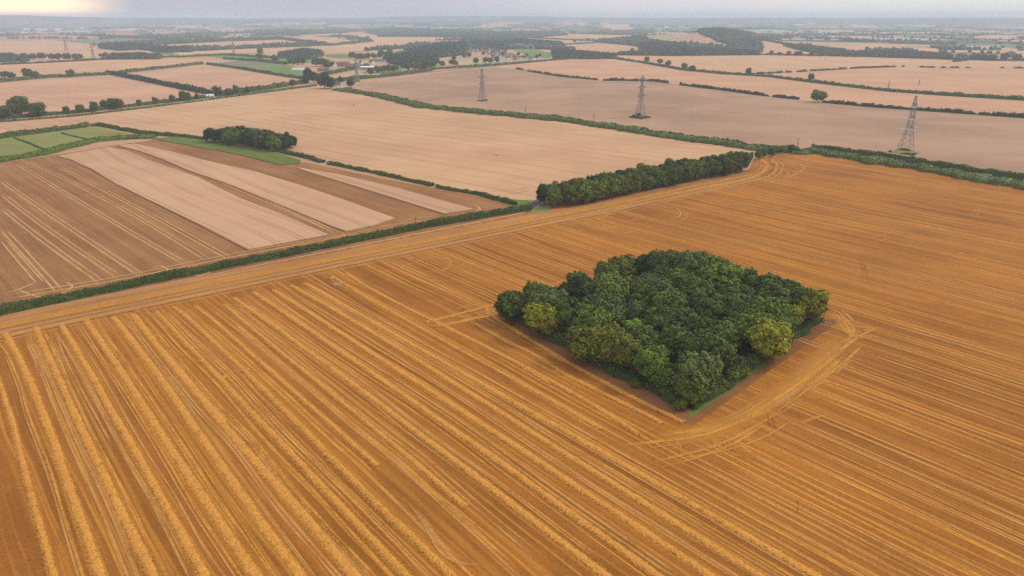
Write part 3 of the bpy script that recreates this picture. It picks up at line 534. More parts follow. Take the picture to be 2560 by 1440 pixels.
# ------------------------------------------------------------------ straw rows
def windrow(P, w, h, label, raw=False, nick=0.0, group="straw rows lying on the golden field"):
    P = np.asarray(P, float) if raw else GP(P); Q, tt = smoothpath(P, .3) if len(P) > 2 else resample(P, .3); n = len(Q)
    Q = Q + normals2(Q)[1] * noise1(n, 60, .15)[:, None]; T, N = normals2(Q); C = 11
    clump = 1 + noise1(n, 3.3, .13) + noise1(n, 16, .10); fade = np.clip(np.minimum(tt, tt[-1] - tt) / 2.5, .12, 1) ** .6
    V = []
    for k in range(C):
        v = -1 + 2 * k / (C - 1); lat = v * w / 2 * (clump * (1 + (noise1(n, 1.2, .20) if abs(v) > .7 else 0))) + rng.uniform(-.05, .05, n)
        z = (1 - abs(v) ** 2.4) ** .8 * h * clump * fade * (1 + rng.uniform(-.24, .24, n)) if abs(v) < .99 else np.full(n, -.04)
        if nick: ph = np.cumsum(np.full(n, .3) * (1 + noise1(n, 8, .3))); sw = np.sin(ph * 5.2 - v * 1.2); z = z * (1 + nick * sw); lat = lat + (sw * .16 if v < -.5 else 0)
        V.append(np.hstack([Q + N * lat[:, None] + T * rng.uniform(-.1, .1, (n, 1)), (z + .19)[:, None]]))
    V = np.stack(V, 1).reshape(-1, 3); i = np.arange(n - 1)[:, None] * C; j = np.arange(C - 1)[None]
    F = np.stack([i + j, i + j + 1, i + C + j + 1, i + C + j], -1).reshape(-1, 4)[:, ::-1]
    m = int(tt[-1] * 9); k = rng.integers(0, n, m); v = rng.uniform(-1.25, 1.25, m); c = Q[k] + N[k] * (v * w / 2)[:, None]; zc = .22 + np.clip(1 - v ** 2, 0, 1) * h * rng.uniform(.6, 1.15, m)
    an = rng.uniform(0, math.pi, m); L = rng.uniform(.25, .6, m); d = np.stack([np.cos(an), np.sin(an), rng.uniform(-.25, .35, m)], 1) * L[:, None]; s = np.stack([-np.sin(an), np.cos(an), np.zeros(m)], 1) * .07
    c3 = np.hstack([c, zc[:, None]]); W = np.stack([c3 - d - s, c3 + d - s, c3 + d + s, c3 - d + s], 1).reshape(-1, 3); o = len(V)
    F2 = np.arange(o, o + 4 * m).reshape(-1, 4); rnd = np.concatenate([rng.uniform(0, 1, o), np.repeat(rng.uniform(.3, 1, m), 4)])
    ob = add('straw_row', mesh_np('straw_row', np.vstack([V, W]), np.vstack([F, F2]), M['straw'], {'rnd': ('POINT', 'FLOAT', rnd)}))
    return tag(ob, label, 'straw row', group)
WR = [
 ([(-60,850),(-20,900),(15,1022),(45,1120),(82,1242),(105,1330),(150,1500)], 1.5, .34, "narrow bright straw row nearest the left edge of the picture"),
 ([(8,833),(45,885),(78,960),(100,1030),(155,1162),(217,1342),(275,1510)], 2.1, .30, "second straw row from the left edge, starting at the headland"),
 ([(88,818),(125,900),(160,980),(225,1120),(288,1242),(378,1440),(420,1520)], 2.1, .32, "third straw row from the left edge"),
 ([(152,812),(190,875),(235,950),(328,1120),(410,1255),(508,1440),(550,1510)], 2.0, .34, "fourth straw row from the left edge, orange and even"),
 ([(215,800),(255,860),(350,1000),(450,1155),(512,1255),(640,1440),(690,1510)], 2.7, .20, "wide flattened straw row, fifth from the left"),
 ([(282,792),(338,860),(450,1018),(600,1230),(662,1318),(750,1440),(800,1510)], 2.7, .20, "wide flattened straw row, sixth from the left"),
 ([(332,786),(388,860),(512,1010),(608,1110),(700,1230),(775,1318),(888,1440),(950,1510)], 2.4, .30, "straw row left of the two bulky bright ones"),
 ([(390,780),(475,872),(558,952),(670,1080),(788,1200),(888,1305),(1005,1435),(1070,1500)], 1.9, .48, "bulky bright straw row, left of the pair"),
 ([(435,768),(525,848),(612,928),(760,1080),(850,1168),(970,1288),(1130,1440),(1190,1500)], 1.9, .48, "bulky bright straw row, right of the pair"),
 ([(488,765),(562,828),(625,882),(725,970),(845,1080),(945,1165)], 1.6, .34, "thin straw row ending halfway down the field"),
 ([(560,763),(640,830),(708,885),(825,985),(942,1080),(1038,1155),(1165,1270)], 1.6, .40, "straw row ending just past the middle of the near field"),
 ([(585,745),(662,805),(775,880),(888,960),(1038,1080),(1150,1168),(1240,1228),(1325,1300),(1512,1440),(1590,1500)], 2.0, .34, "long straw row beside the one that ends past the middle"),
 ([(635,731),(682,765),(825,865),(950,945),(1100,1045),(1200,1126),(1350,1230),(1500,1342),(1645,1440),(1730,1500)], 2.0, .36, "long straw row, fifth from the wood"),
 ([(687,725),(740,765),(850,835),(975,910),(1100,990),(1240,1082),(1375,1178),(1525,1275),(1700,1392),(1775,1440),(1870,1500)], 2.0, .34, "long straw row, fourth from the wood"),
 ([(730,714),(810,765),(950,845),(1075,915),(1225,1015),(1325,1080),(1450,1162),(1575,1240),(1725,1332),(1900,1440),(2000,1500)], 2.0, .36, "long straw row, third from the wood"),
 ([(762,708),(850,760),(1000,845),(1150,930),(1240,980),(1425,1084),(1575,1172),(1700,1248),(1840,1325),(2038,1438),(2140,1500)], 2.1, .32, "long straw row, second from the wood"),
 ([(830,692),(900,735),(1000,792),(1110,855),(1240,925),(1376,1000),(1500,1075)], 1.4, .24, "thin straw row starting right beside the straw bales"),
 ([(866,685),(940,730),(1010,766),(1091,812),(1178,847),(1290,905),(1376,955),(1516,1036),(1600,1088)], 1.7, .36, "bulky straw row passing the two straw tracks towards the wood"),
 ([(1190,812),(1250,845),(1330,885),(1380,912)], 1.4, .30, "short straw row ending left of the wood"),
 ([(1228,790),(1300,835),(1376,881),(1506,952),(1622,1018),(1712,1056)], 1.6, .36, "straw row following the near edge of the wood"),
 ([(1390,926),(1450,957),(1516,990),(1600,1030),(1655,1060)], 1.6, .36, "straw row starting halfway along the wood, outside its edge row"),
 ([(1130,830),(1200,860),(1300,915),(1376,960)], 1.1, .18, "faint straw row in the gap before the wood"),
]
for P, w, h, lb in WR: rib(KG, fit(GP(P), 3) if len(P) > 4 else GP(P), w * 1.9, 'rib_band', raw=True, step=3)
flush_ribs()
for P, w, h, lb in WR: windrow(fit(GP(P), 3), raw=True, label=lb, w=w * (.70 if 'flattened' in lb else .86), h=h * .68, nick=.3 if 'bulky bright' in lb else .12) if len(P) > 4 else windrow(P, w * .88, h * .66, lb, nick=.3 if 'bulky bright' in lb else .12)
for P, w, h, lb in [([(1066,806),(1130,790),(1190,775),(1258,757)], 1.1, .25, "straw ridge crossing the rows, further of two leading to the wood"), ([(1085,818),(1150,806),(1215,793),(1262,780)], 1.1, .25, "straw ridge crossing the rows, nearer of two leading to the wood")]:
    windrow(P, w, h, lb, group="straw ridges crossing the rows")
for P, w, lb in [((548,952,575,938), 1.2, "spilled straw heap on the left bulky straw row"), ((605,932,622,922), 1.2, "spilled straw heap on the right bulky straw row")]:
    windrow([(P[0], P[1]), (P[2], P[3])], w, .42, lb, group="straw spills on the bulky rows")

# ------------------------------------------------------------------ leaves, crowns, hedges
_ico = {}
def ico(sub):
    if sub not in _ico:
        bm = bmesh.new(); bmesh.ops.create_icosphere(bm, subdivisions=sub, radius=1); bm.verts.ensure_lookup_table()
        _ico[sub] = (np.array([v.co[:] for v in bm.verts]), np.array([[v.index for v in f.verts] for f in bm.faces])); bm.free()
    return _ico[sub]
def unit(n, r): d = r.normal(size=(n, 3)); return d / np.linalg.norm(d, axis=1)[:, None]
def leaf_quads(P, D, s, r, tilt=.55):
    n = len(P); N = D + tilt * unit(n, r); N /= np.linalg.norm(N, axis=1)[:, None]
    A = np.cross(N, unit(n, r)); A /= np.linalg.norm(A, axis=1)[:, None] + 1e-9; B = np.cross(N, A)
    sa = (s * r.uniform(.6, 1.3, n))[:, None]; sb = (s * r.uniform(.6, 1.3, n))[:, None]
    return np.stack([P - A * sa, P - B * sb * .8, P + A * sa, P + B * sb * .8], 1).reshape(-1, 3)
def crown_mesh(seed, R=5.5, H=11.0, low=2.2, nl=26, leaves=7000, s=.24, tall=1.0, icos=2, droop=.0):
    r = np.random.default_rng(seed); C = []; Rd = []
    cz = (H + low) / 2; hz = (H - low) / 2
    for i in range(nl):
        zt = 1 - 1.75 * (i + .5) / nl; ph = i * 2.399 + r.uniform(-.4, .4); rho = max(0, 1 - zt * zt) ** .34 * (.92 if zt < -.2 else 1); k = r.uniform(.58, .78)
        C.append((rho * math.cos(ph) * R * k, rho * math.sin(ph) * R * k, cz + zt * hz * k)); Rd.append(R * r.uniform(.17, .42))
    C += [(0, 0, cz)]; Rd += [min(R, hz) * .72]; C = np.array(C); Rd = np.array(Rd); zs = tall * np.ones(len(Rd))
    w = Rd ** 2; k = r.choice(len(Rd), int(leaves * 1.9), p=w / w.sum()); D = unit(len(k), r); D[:, 2] = np.where(r.random(len(k)) < .55, np.abs(D[:, 2]), D[:, 2])
    fr = r.uniform(2.5, 6.5, (5, 3)) * r.choice([-1, 1], (5, 3)); fp = r.uniform(0, 6.28, 5)
    def knob(D_, kk): return 1 + .085 * sum(np.sin(D_ @ fr[q] * 1.3 + fp[q] + kk * 1.7) for q in range(5))
    P = C[k] + D * (Rd[k] * knob(D, k))[:, None] * r.uniform(.84, 1.16, len(k))[:, None]
    ok = np.ones(len(k), bool)
    for i in range(len(Rd)): ok &= ~((np.linalg.norm(P - C[i], axis=1) < Rd[i] * .86) & (k != i))
    P, D, k = P[ok][:leaves], D[ok][:leaves], k[ok][:leaves]
    lb = r.uniform(0, 1, len(Rd)); rn = np.clip(.35 * lb[k] + .65 * r.uniform(0, 1, len(k)), 0, 1)
    V = [leaf_quads(P, D, s, r)]; F = np.arange(4 * len(P)).reshape(-1, 4); iv, jf = ico(icos); T = []; o = 4 * len(P); rr = [np.repeat(rn, 4)]
    for i in range(len(Rd)):
        V.append(C[i] + iv * (knob(iv, i) * Rd[i])[:, None] * .80 * (1 + r.uniform(-.10, .10, (len(iv), 1)))); T.append(jf + o); o += len(iv); rr.append(np.clip(.35 * lb[i] + .65 * r.uniform(0, .9, len(iv)), 0, 1))
    return mesh_np('crown', np.vstack(V), [F, np.vstack(T)], M['leaf'], {'rnd': ('POINT', 'FLOAT', np.concatenate(rr))})
def trunk_mesh(H=8.0, r0=.32):
    V = []; F = []
    def limb(a, b, ra, rb, k=7):
        a = np.array(a, float); b = np.array(b, float); d = b - a; d /= np.linalg.norm(d); x = np.cross(d, (0, 1, .3)); x /= np.linalg.norm(x); y = np.cross(d, x); o = len(V)
        for q, rr in ((a, ra), ((a + b) / 2 + np.array([.08, .05, 0]), (ra + rb) / 2), (b, rb)):
            for i in range(k): t = 2 * math.pi * i / k; V.append(q + (x * math.cos(t) + y * math.sin(t)) * rr)
        for j in range(2):
            for i in range(k): F.append((o + j * k + i, o + j * k + (i + 1) % k, o + (j + 1) * k + (i + 1) % k, o + (j + 1) * k + i))
    limb((0, 0, -.3), (0.1, 0, H * .55), r0, r0 * .6); limb((.1, 0, H * .5), (.2, .1, H), r0 * .6, r0 * .2)
    for i in range(5): t = i * 2.4; limb((.05, 0, H * (.3 + .08 * i)), (math.cos(t) * H * .32, math.sin(t) * H * .32, H * (.62 + .06 * i)), r0 * .4, r0 * .1)
    return mesh_np('trunk', np.array(V), np.array(F), M['bark'])
TRUNK = trunk_mesh()
CR = {'hi': [crown_mesh(10 + i, R=[5.2, 5.8, 4.8, 5.5, 6.2, 5.0][i], H=[11.5, 11, 12, 10.5, 11.5, 12.5][i], nl=[34, 40, 30, 46, 42, 28][i], low=.5, leaves=6200, s=.38) for i in range(6)],
      'mid': [crown_mesh(30 + i, R=5.2, H=11.5, low=.1, nl=22, leaves=2200, s=.42, icos=1) for i in range(5)],
      'lo': [crown_mesh(40 + i, R=5.2, H=11.0, low=.1, nl=11, leaves=420, s=.8, icos=1) for i in range(5)],
      'bush': [crown_mesh(50 + i, R=2.3, H=3.8, low=.1, nl=12, leaves=1000, s=.2, icos=1) for i in range(3)]}
DARK = (.062, .090, .007); MIDG = (.092, .132, .008); GREY = (.080, .108, .018); OLIVE = (.108, .122, .007); YELG = (.185, .190, .006); BRIG = (.105, .165, .008); LITE = (.18, .27, .03); VDARK = (.030, .048, .006); TWIG = (.14, .12, .05)
def vary(c, a=.14): k = rng.uniform(1 - a, 1 + a); return (c[0] * k * rng.uniform(.93, 1.07), c[1] * k, c[2] * k * rng.uniform(.9, 1.1), 1)
def tree(x, y, s, col, lod, label, group, cat='tree', name='tree', sx=1.0, z=.1):
    if y > 1500: z += hz(x, y)
    e = empty(name, (x, y, z), rng.uniform(0, 6.28), (s * sx * rng.uniform(.85, 1.18), s * sx * rng.uniform(.85, 1.18), s * rng.uniform(.92, 1.08))); tag(e, label, cat, group)
    c = add('crown', CR[lod][rng.integers(len(CR[lod]))], e); c.color = vary(col)
    if lod != 'bush': add('trunk', TRUNK, e)
    return e

# the square wood
WC = np.array([Gz(1262, 790), Gz(1722, 1030), Gz(2056, 800)]); L0, B0, R0 = WC; T0 = np.array(Gz(1742, 714))
sheet('wood_floor', np.array([L0, B0, R0, T0]), 'litter', .14, "leafy ground under the square wood", raw=True, sub=4, wob=.5)
ctr = (L0 + R0 + B0 + T0) / 4
sheet('wood_verge', np.array([ctr + (B0 - ctr) * 1.06, ctr + ((B0 * .5 + R0 * .5) - ctr) * 1.06, B0 * .5 + R0 * .5, B0]), 'grass', .146, "green grass verge along the right side of the wood", raw=True)
def grow(k): return np.array([ctr + (q - ctr) * k for q in (L0, B0, R0, T0)])
g = grow(1.14); sheet('bare_strip', [g[0], g[1], g[2], R0, B0, L0], 'bare', .135, "bare brown strip round the wood", raw=True)
placed = []
def wt_(px, py, z, s, col, label, sx=1.0, lod='hi', group="trees of the square wood"):
    s *= 1.05; x, y = Gz(px, py, z * s); placed.append((x, y, 4.6 * s * sx)); tree(x, y, s, col, lod, label, group, sx=sx)
for a in [
 (1358,797,6.5,1.0,YELG,"yellow-tipped tree at the left corner of the square wood",1.05), (1276,768,6,.9,DARK,"dark tree at the extreme left corner of the wood"), (1345,742,7,1.0,MIDG,"dark green round tree behind the yellow-tipped corner tree"),
 (1446,705,7,.95,OLIVE,"yellowish tree on the far left side of the wood"), (1452,728,6,.95,VDARK,"very dark tree in front of the yellowish far left one"), (1420,735,6,.85,VDARK,"dark tree beside the gap near the left corner"), (1520,684,7,1.0,OLIVE,"broad yellow-olive tree on the wood's far side"), (1556,668,7,.95,OLIVE,"second yellow-olive tree on the wood's far side"),
 (1615,670,7,1.0,VDARK,"almost black tree among the far trees of the wood"), (1645,655,7,.9,DARK,"small dark tree on the far edge, right of the black one"), (1676,656,7,.95,OLIVE,"yellowish tree at the far corner of the wood"), (1722,664,7,1.1,GREY,"grey-green tree at the far corner of the wood",1.1), (1750,652,7,1.0,OLIVE,"olive tree at the very back of the wood"), (1792,672,7,.95,OLIVE,"dark olive tree ending the far edge on the right"),
 (1790,690,8,.9,BRIG,"bright green tree just inside the far right edge"), (1833,704,7,.9,OLIVE,"yellow-topped tree on the far right edge"), (1870,714,7,1.0,MIDG,"mid green tree on the far right edge"), (1922,724,7,1.05,DARK,"dark tree on the right edge before the yellow ones"), (1962,732,7,.95,OLIVE,"olive tree left of the right corner tree"),
 (2022,760,7,1.05,YELG,"yellow-green tree at the right corner of the wood",1.05), (1975,795,5.5,.82,YELG,"smaller yellow-green tree between the two large ones",1.0), (1926,842,7,1.12,YELG,"largest yellow-green tree on the right side",1.15), (1905,768,8,.85,BRIG,"bright green tree inside the right side"),
 (1505,778,7.5,1.1,GREY,"large grey-green tree in the left half of the wood",1.1), (1580,716,8,1.05,GREY,"grey-green tree in the middle of the far half"), (1645,722,8,1.05,GREY,"bluish green tree left of centre"), (1692,700,8,.95,MIDG,"fresh green tree behind the centre"),
 (1588,830,6,.72,LITE,"small pale green tree among darker ones near the front",1.0), (1467,855,6.5,1.0,OLIVE,"broad olive tree on the near left edge",1.1), (1518,858,6.5,1.02,OLIVE,"second broad olive tree on the near left edge"), (1568,893,5.5,.85,OLIVE,"low olive tree between the olive pair and the fresh green one"), (1632,908,6.5,.98,BRIG,"fresh green tree left of the near corner"), (1738,922,7,1.15,GREY,"large dark grey-green tree at the near corner of the wood",1.08),
 (1660,945,4.5,.75,MIDG,"low tree tucked under the fresh green one"), (1725,985,4,.72,MIDG,"low tree at the foot of the near corner"), (1690,842,8,1.1,DARK,"dark broad tree right behind the near corner"), (1780,830,8,1.05,DARK,"dark tree behind the bare twigs"), (1650,683,7,.9,DARK,"dark tree just behind the grey-green pair left of centre"),
 (1425,778,5,.62,BRIG,"small green tree in the gap near the left corner"),
]: wt_(a[0], a[1], a[2], a[3], a[4], a[5], *(a[6:]))
for px, py, s, col, lb in [(1833,940,1.0,OLIVE,"yellowish bush in the gap at the near right edge"), (1800,958,.9,OLIVE,"low olive bush by the near corner grass"), (1843,905,1.1,TWIG,"brownish half-bare bush in the gap"), (1860,930,.9,OLIVE,"olive bush beside the grass verge"), (1590,955,.7,MIDG,"bush at the foot of the near left edge"), (1400,840,.9,BRIG,"bright bush on the near left edge by the yellow-tipped tree"), (1560,800,.9,DARK,"bush by the small pale green tree"), (1880,905,.8,OLIVE,"bush under the largest yellow-green tree"), (1440,855,.8,MIDG,"bush left of the broad olive tree"), (1700,1010,.8,OLIVE,"lowest bush at the near corner")]:
    x, y = Gz(px, py, 2); tree(x, y, s, col, 'bush', lb, "bushes at the foot of the wood", 'bush', 'bush', sx=1.1)
cand = rng.uniform(0, 1, (3000, 2)); tot = 0
for a, b in cand:
    if not (.07 < a < .93 and .07 < b < .93): continue
    q = (B0 * (1 - b) + R0 * b) * (1 - a) + (L0 * (1 - b) + T0 * b) * a
    if a < .12 and b < .45 and rng.random() < .8: continue
    if all(math.hypot(q[0] - x, q[1] - y) > max(8.4, r + 2.9) for x, y, r in placed):
        s = rng.choice([.9, 1.05, 1.15, 1.3]) * rng.uniform(.94, 1.05); placed.append((q[0], q[1], 4.6 * s)); tot += 1
        tree(q[0], q[1], s, [DARK, DARK, GREY, MIDG][rng.integers(4)], 'hi', "dark green tree packed in the middle of the square wood", "dark trees packed inside the square wood", sx=1.08)

# belts and clumps
def belt(front, depth, rows, sp, s, cols, lod, label, group, z=.1):
    Q, tt = resample(GP(front), sp); T, N = normals2(Q); n = 0
    for k in range(rows):
        for i in range(len(Q)):
            q = Q[i] + N[i] * (depth * (k + .35) / rows) + rng.uniform(-1, 1, 2) * sp * .2 + T[i] * (sp / 2 if k % 2 else 0)
            tree(q[0], q[1], s * rng.uniform(.88, 1.1), cols[rng.integers(len(cols))], lod, label, group, z=z); n += 1
    return n
nb = belt([(1386,521),(1480,507),(1600,480),(1740,452),(1862,430)], 14, 3, 6.2, 1.05, [DARK, DARK, VDARK, OLIVE, MIDG], 'mid', "dark tree in the long belt between the pale and golden fields", "trees of the long belt")
nb += belt([(1872,408),(1905,398),(1940,390),(1985,384)], 8, 1, 8, .62, [DARK, MIDG], 'mid', "lower tree where the long belt meets the green hedgerow", "low trees at the end of the belt")
nb += belt([(518,357),(560,362),(610,370),(650,376),(680,380)], 28, 3, 7.6, 1.0, [DARK, VDARK, MIDG], 'mid', "tree in the rounded clump above the green crop strip", "trees of the rounded clump")

def hedge(P, w, h, label, leaf=None, gap=0.0, cols=DARK, bump=.25, raw=False, dens=1.0, name='hedge', seg=4.0, mat='leaf'):
    P = np.asarray(P, float) if raw else GP(P); dist = np.median(np.hypot(P[:, 0], P[:, 1])); s = leaf or max(.16, dist * .0011)
    Q, tt = resample(P, 1.0 if dist < 700 else 2.5); n = len(Q); st = tt[-1] / max(1, n - 1); T, N = normals2(Q)
    Q = Q + N * noise1(n, 9 / st, w * .10)[:, None]
    hw = w / 2 * (1 + noise1(n, seg / st, bump) + noise1(n, 12 / st, bump * .5)); hh = h * (1 + noise1(n, seg / st, bump) + noise1(n, 25 / st, bump * .6))
    if gap: k = noise1(n, 10 / st, 1) + noise1(n, 28 / st, .7); m = np.clip((k + 1.1 - gap * 2.0) * 2.2, .0, 1); hw = hw * m; hh = hh * m
    hw = np.maximum(hw, .01); hh = np.maximum(hh, .01)
    C = 7; a = np.linspace(0, math.pi, C); V = np.stack([np.hstack([Q + N * (hw * .86 * math.cos(t))[:, None], (hh * .86 * math.sin(t) ** .6)[:, None] + (.05 if 0 < k < C - 1 else 0)]) for k, t in enumerate(a)], 1)
    V = V + np.concatenate([rng.uniform(-.12, .12, V.shape[:2] + (1,)) * hw[:, None, None]] * 3, -1) * .5
    zb = hill(Q[:, 0], Q[:, 1]) if dist > 1500 else np.zeros(n); V[:, :, 2] += zb[:, None]
    V = V.reshape(-1, 3); i = np.arange(n - 1)[:, None] * C; j = np.arange(C - 1)[None]; F = np.stack([i + j, i + j + 1, i + C + j + 1, i + C + j], -1).reshape(-1, 4)
    area = tt[-1] * (w * .6 + h * 2.0); m = int(min(60000, dens * area / (s * s * 1.5))); k = rng.integers(0, n, m)
    if gap: k = k[hh[k] > .3 * h]; m = len(k)
    th = rng.uniform(.02, math.pi - .02, m); D2 = N[k] * np.cos(th)[:, None]; D = np.hstack([D2, np.sin(th)[:, None]])
    Pp = np.hstack([Q[k] + T[k] * rng.uniform(-.5, .5, (m, 1)) * st, np.zeros((m, 1))]); sc = rng.uniform(.86, 1.08, m)
    Pp[:, :2] += N[k] * (np.cos(th) * hw[k] * sc)[:, None]; Pp[:, 2] = np.sin(th) ** .6 * hh[k] * sc + .1 + zb[k]
    o = len(V); LV = leaf_quads(Pp, D, s, rng, .7); cl = noise1(n, 5 / st, .3) + .5; rn = np.clip(cl[k] * .5 + rng.uniform(0, .6, m), 0, 1)
    ob = add(name, mesh_np(name, np.vstack([V, LV]), np.vstack([F[:, ::-1], np.arange(o, o + 4 * m).reshape(-1, 4)]), M[mat], {'rnd': ('POINT', 'FLOAT', np.concatenate([rng.uniform(.2, .8, o), np.repeat(rn, 4)]))}))
    ob.location.z = .1; ob.color = tuple(cols) + (1,); tag(ob, label, 'hedge' if name == 'hedge' else name.replace('_', ' ')); return ob
for a_, b_, lb in ((L0, B0, "tangled undergrowth along the near left edge of the wood"), (B0, R0, "tangled undergrowth along the right edge of the wood")):
    a_ = a_ + (ctr - a_) * .035; b_ = b_ + (ctr - b_) * .035
    hedge([a_, (a_ + b_) / 2 + (ctr - (a_ + b_) / 2) * .01, b_], 5.0, 2.6, lb, cols=(.048, .074, .014), raw=True, bump=.45, seg=5, name='undergrowth')
hedge([(-500,902),(0,786),(400,702),(800,622),(1100,562),(1328,524)], 3.8, 2.9, "long clipped hedge dividing the brown and golden fields", cols=(.050, .074, .010), bump=.22)
hedge([(-400,478),(0,405),(110,386),(235,354),(300,348),(390,344)], 9, 3.0, "wide bushy hedge on the near side of the meadow", cols=MIDG)
hedge([(-400,412),(0,346),(120,330),(222,317)], 4.5, 4, "tall hedge on the far side of the meadow", cols=DARK)
hedge([(228,316),(245,314),(350,334),(455,343)], 4, 3.2, "hedge closing the meadow towards the pale field", cols=DARK)
hedge([(460,343),(510,350)], 4, 2.2, "short low hedge left of the rounded tree clump", cols=DARK)
hedge([(692,379),(752,392),(808,407)], 3.5, 2.2, "short hedge right of the rounded tree clump", cols=DARK, bump=.35)
hedge([(822,410),(950,436),(1082,466)], 3.2, 1.9, "hedge between the uncut strips and the pale field", cols=DARK, bump=.38, seg=3)
hedge([(1092,469),(1200,488),(1290,513)], 3.2, 1.9, "hedge running to the bright grass triangle", cols=DARK, bump=.38, seg=3)
GRB = (.082, .112, .014)
hedge([(850,224),(960,243),(1060,268),(1250,287),(1400,300),(1560,324),(1760,354),(1900,373),(1990,380)], 21, 2.8, "broad green hedgerow of scrub behind the pale field", cols=GRB, bump=.35, seg=5, name='scrub_hedgerow')
hedge([(2025,379),(2130,395),(2300,422),(2560,464),(2900,524)], 24, 2.8, "broad green scrub behind the golden field, to the right edge", cols=GRB, bump=.35, seg=5, name='scrub_hedgerow')
hedge([(1985,383),(2005,385),(2026,381)], 12, 2.6, "scrub knot where belt, hedgerow and right scrub meet", cols=MIDG, bump=.4)
hedge([(36,346),(70,358),(108,374)], 1.0, .8, "thin fence hedge splitting the meadow, left one", cols=DARK)
hedge([(155,334),(185,342),(225,350)], 1.0, .7, "thin fence hedge splitting the meadow, right one", cols=DARK)
hedge([(2030,372),(2200,392),(2400,425),(2560,450),(2900,508)], 3, 3.2, "dark hedge along the back of the right scrub", cols=DARK)
hedge([(1290,172),(1330,180),(1405,192),(1492,200)], 5, 3, "broken line of low bushes between mauve and tan fields, left part", cols=VDARK, gap=.14, bump=.42, seg=3)
hedge([(1510,202),(1567,202),(1642,204),(1717,215),(1817,227),(1920,241),(1995,249)], 5, 3.4, "broken line of low bushes left of the single round tree", cols=VDARK, gap=.03, bump=.42, seg=3)
hedge([(2055,256),(2170,267),(2295,276),(2420,285),(2560,295),(2900,325)], 5, 3.4, "broken line of low bushes right of the single round tree", cols=VDARK, gap=.03, bump=.42, seg=3)
hedge([(1535,147),(1605,157),(1705,175),(1805,185),(1920,192)], 8, 4, "hedge along the road between the two tan fields", cols=DARK)
hedge([(1920,192),(2020,205),(2120,217),(2236,230)], 7, 4, "thick hedge below the small tree on the tan field", cols=DARK)
hedge([(2244,230),(2345,238),(2560,251),(2900,280)], 7, 4, "thick dark hedge running off the right edge", cols=DARK)
hedge([(1867,185),(1920,184),(2012,179),(2145,171),(2260,167)], 5, 3, "thin hedge crossing the ribbed tan field", cols=VDARK, gap=.15)
hedge([(2278,168),(2357,170),(2560,171),(2800,173)], 5, 3, "faint gappy hedge near the ridge at right", cols=VDARK, gap=.4)
hedge([(1537,138),(1695,140),(1905,137),(2145,142),(2245,145),(2420,150),(2560,152),(2800,158)], 6, 4, "hedge on the crest of the far tan field", cols=VDARK)
hedge([(1080,174),(1240,164),(1340,155),(1455,145),(1535,146)], 8, 4, "hedge on the near side of the long road by the village", cols=DARK)
hedge([(800,211),(870,200),(960,192),(1080,177)], 10, 5, "bushy hedge behind the cottage", cols=DARK)
hedge([(-400,345),(0,297),(200,282),(400,258),(520,244)], 5, 3.5, "roadside hedge behind the row of trees", cols=DARK)
hedge([(540,240),(640,228),(765,207)], 9, 6, "thick roadside hedge between the lorry and the crossroads", cols=DARK)
hedge([(-400,370),(0,306),(200,290),(400,266),(600,240),(790,215)], 2.5, 1.6, "low hedge on the near side of the road", cols=DARK)
hedge([(-300,228),(0,206),(110,195),(270,187)], 7, 5, "hedge between the two upper left tan fields", cols=DARK)
hedge([(268,184),(330,196),(420,215),(525,236)], 9, 6, "thick lumpy hedge slanting down to the lorry", cols=VDARK)
hedge([(275,186),(400,172),(507,160)], 8, 5, "hedge slanting up right of the slanting lumpy hedge", cols=DARK)
hedge([(518,161),(600,172),(680,186),(765,199)], 7, 4, "hedge below the white polytunnel meadow", cols=DARK)
hedge([(-300,178),(0,162),(120,157),(265,149)], 6, 4, "low hedge along the top of the upper left field", cols=VDARK)
hedge([(400,144),(460,143),(560,138),(700,146),(790,148)], 8, 5, "hedge between the tan field and the green strips", cols=DARK)
hedge([(560,148),(640,153),(715,161)], 7, 5, "hedge above the polytunnel meadow", cols=DARK)
hedge([(790,192),(830,184),(880,174),(920,165)], 10, 5, "bushy hedge climbing to the farmstead", cols=DARK)
hedge([(1390,113),(1480,108),(1500,106),(1600,116)], 7, 4, "hedge above the oval tan field", cols=VDARK)
hedge([(1280,91),(1370,97),(1480,103),(1600,117)], 7, 4, "long hedge across the fields above the village", cols=VDARK)
hedge([(1425,84),(1580,88),(1690,98),(1760,107),(1830,118)], 9, 5, "hedge below the hilltop wood", cols=VDARK)
hedge([(380,113),(470,106),(600,98),(680,96)], 18, 9, "tree lined hedge above the long pale field", cols=DARK, bump=.5)
hedge([(690,96),(740,103),(820,113)], 16, 9, "tree lined hedge slanting right above the pale field", cols=DARK, bump=.5)
hedge([(720,116),(830,114),(930,104),(870,92),(825,90)], 14, 8, "wooded loop of hedge before the gap in the skyline trees", cols=DARK, bump=.5)
hedge([(640,120),(700,118),(780,116)], 14, 8, "lumpy hedge across the pale fields left of centre", cols=DARK, bump=.5)
hedge([(-200,104),(0,97),(100,96),(240,98)], 16, 8, "scattered hedge of bushes beyond the pylon fields", cols=DARK, gap=.4, bump=.5)
hedge([(250,98),(360,93),(440,90),(600,84),(640,82)], 20, 10, "far lumpy hedge line above the curved wood", cols=DARK, bump=.5)

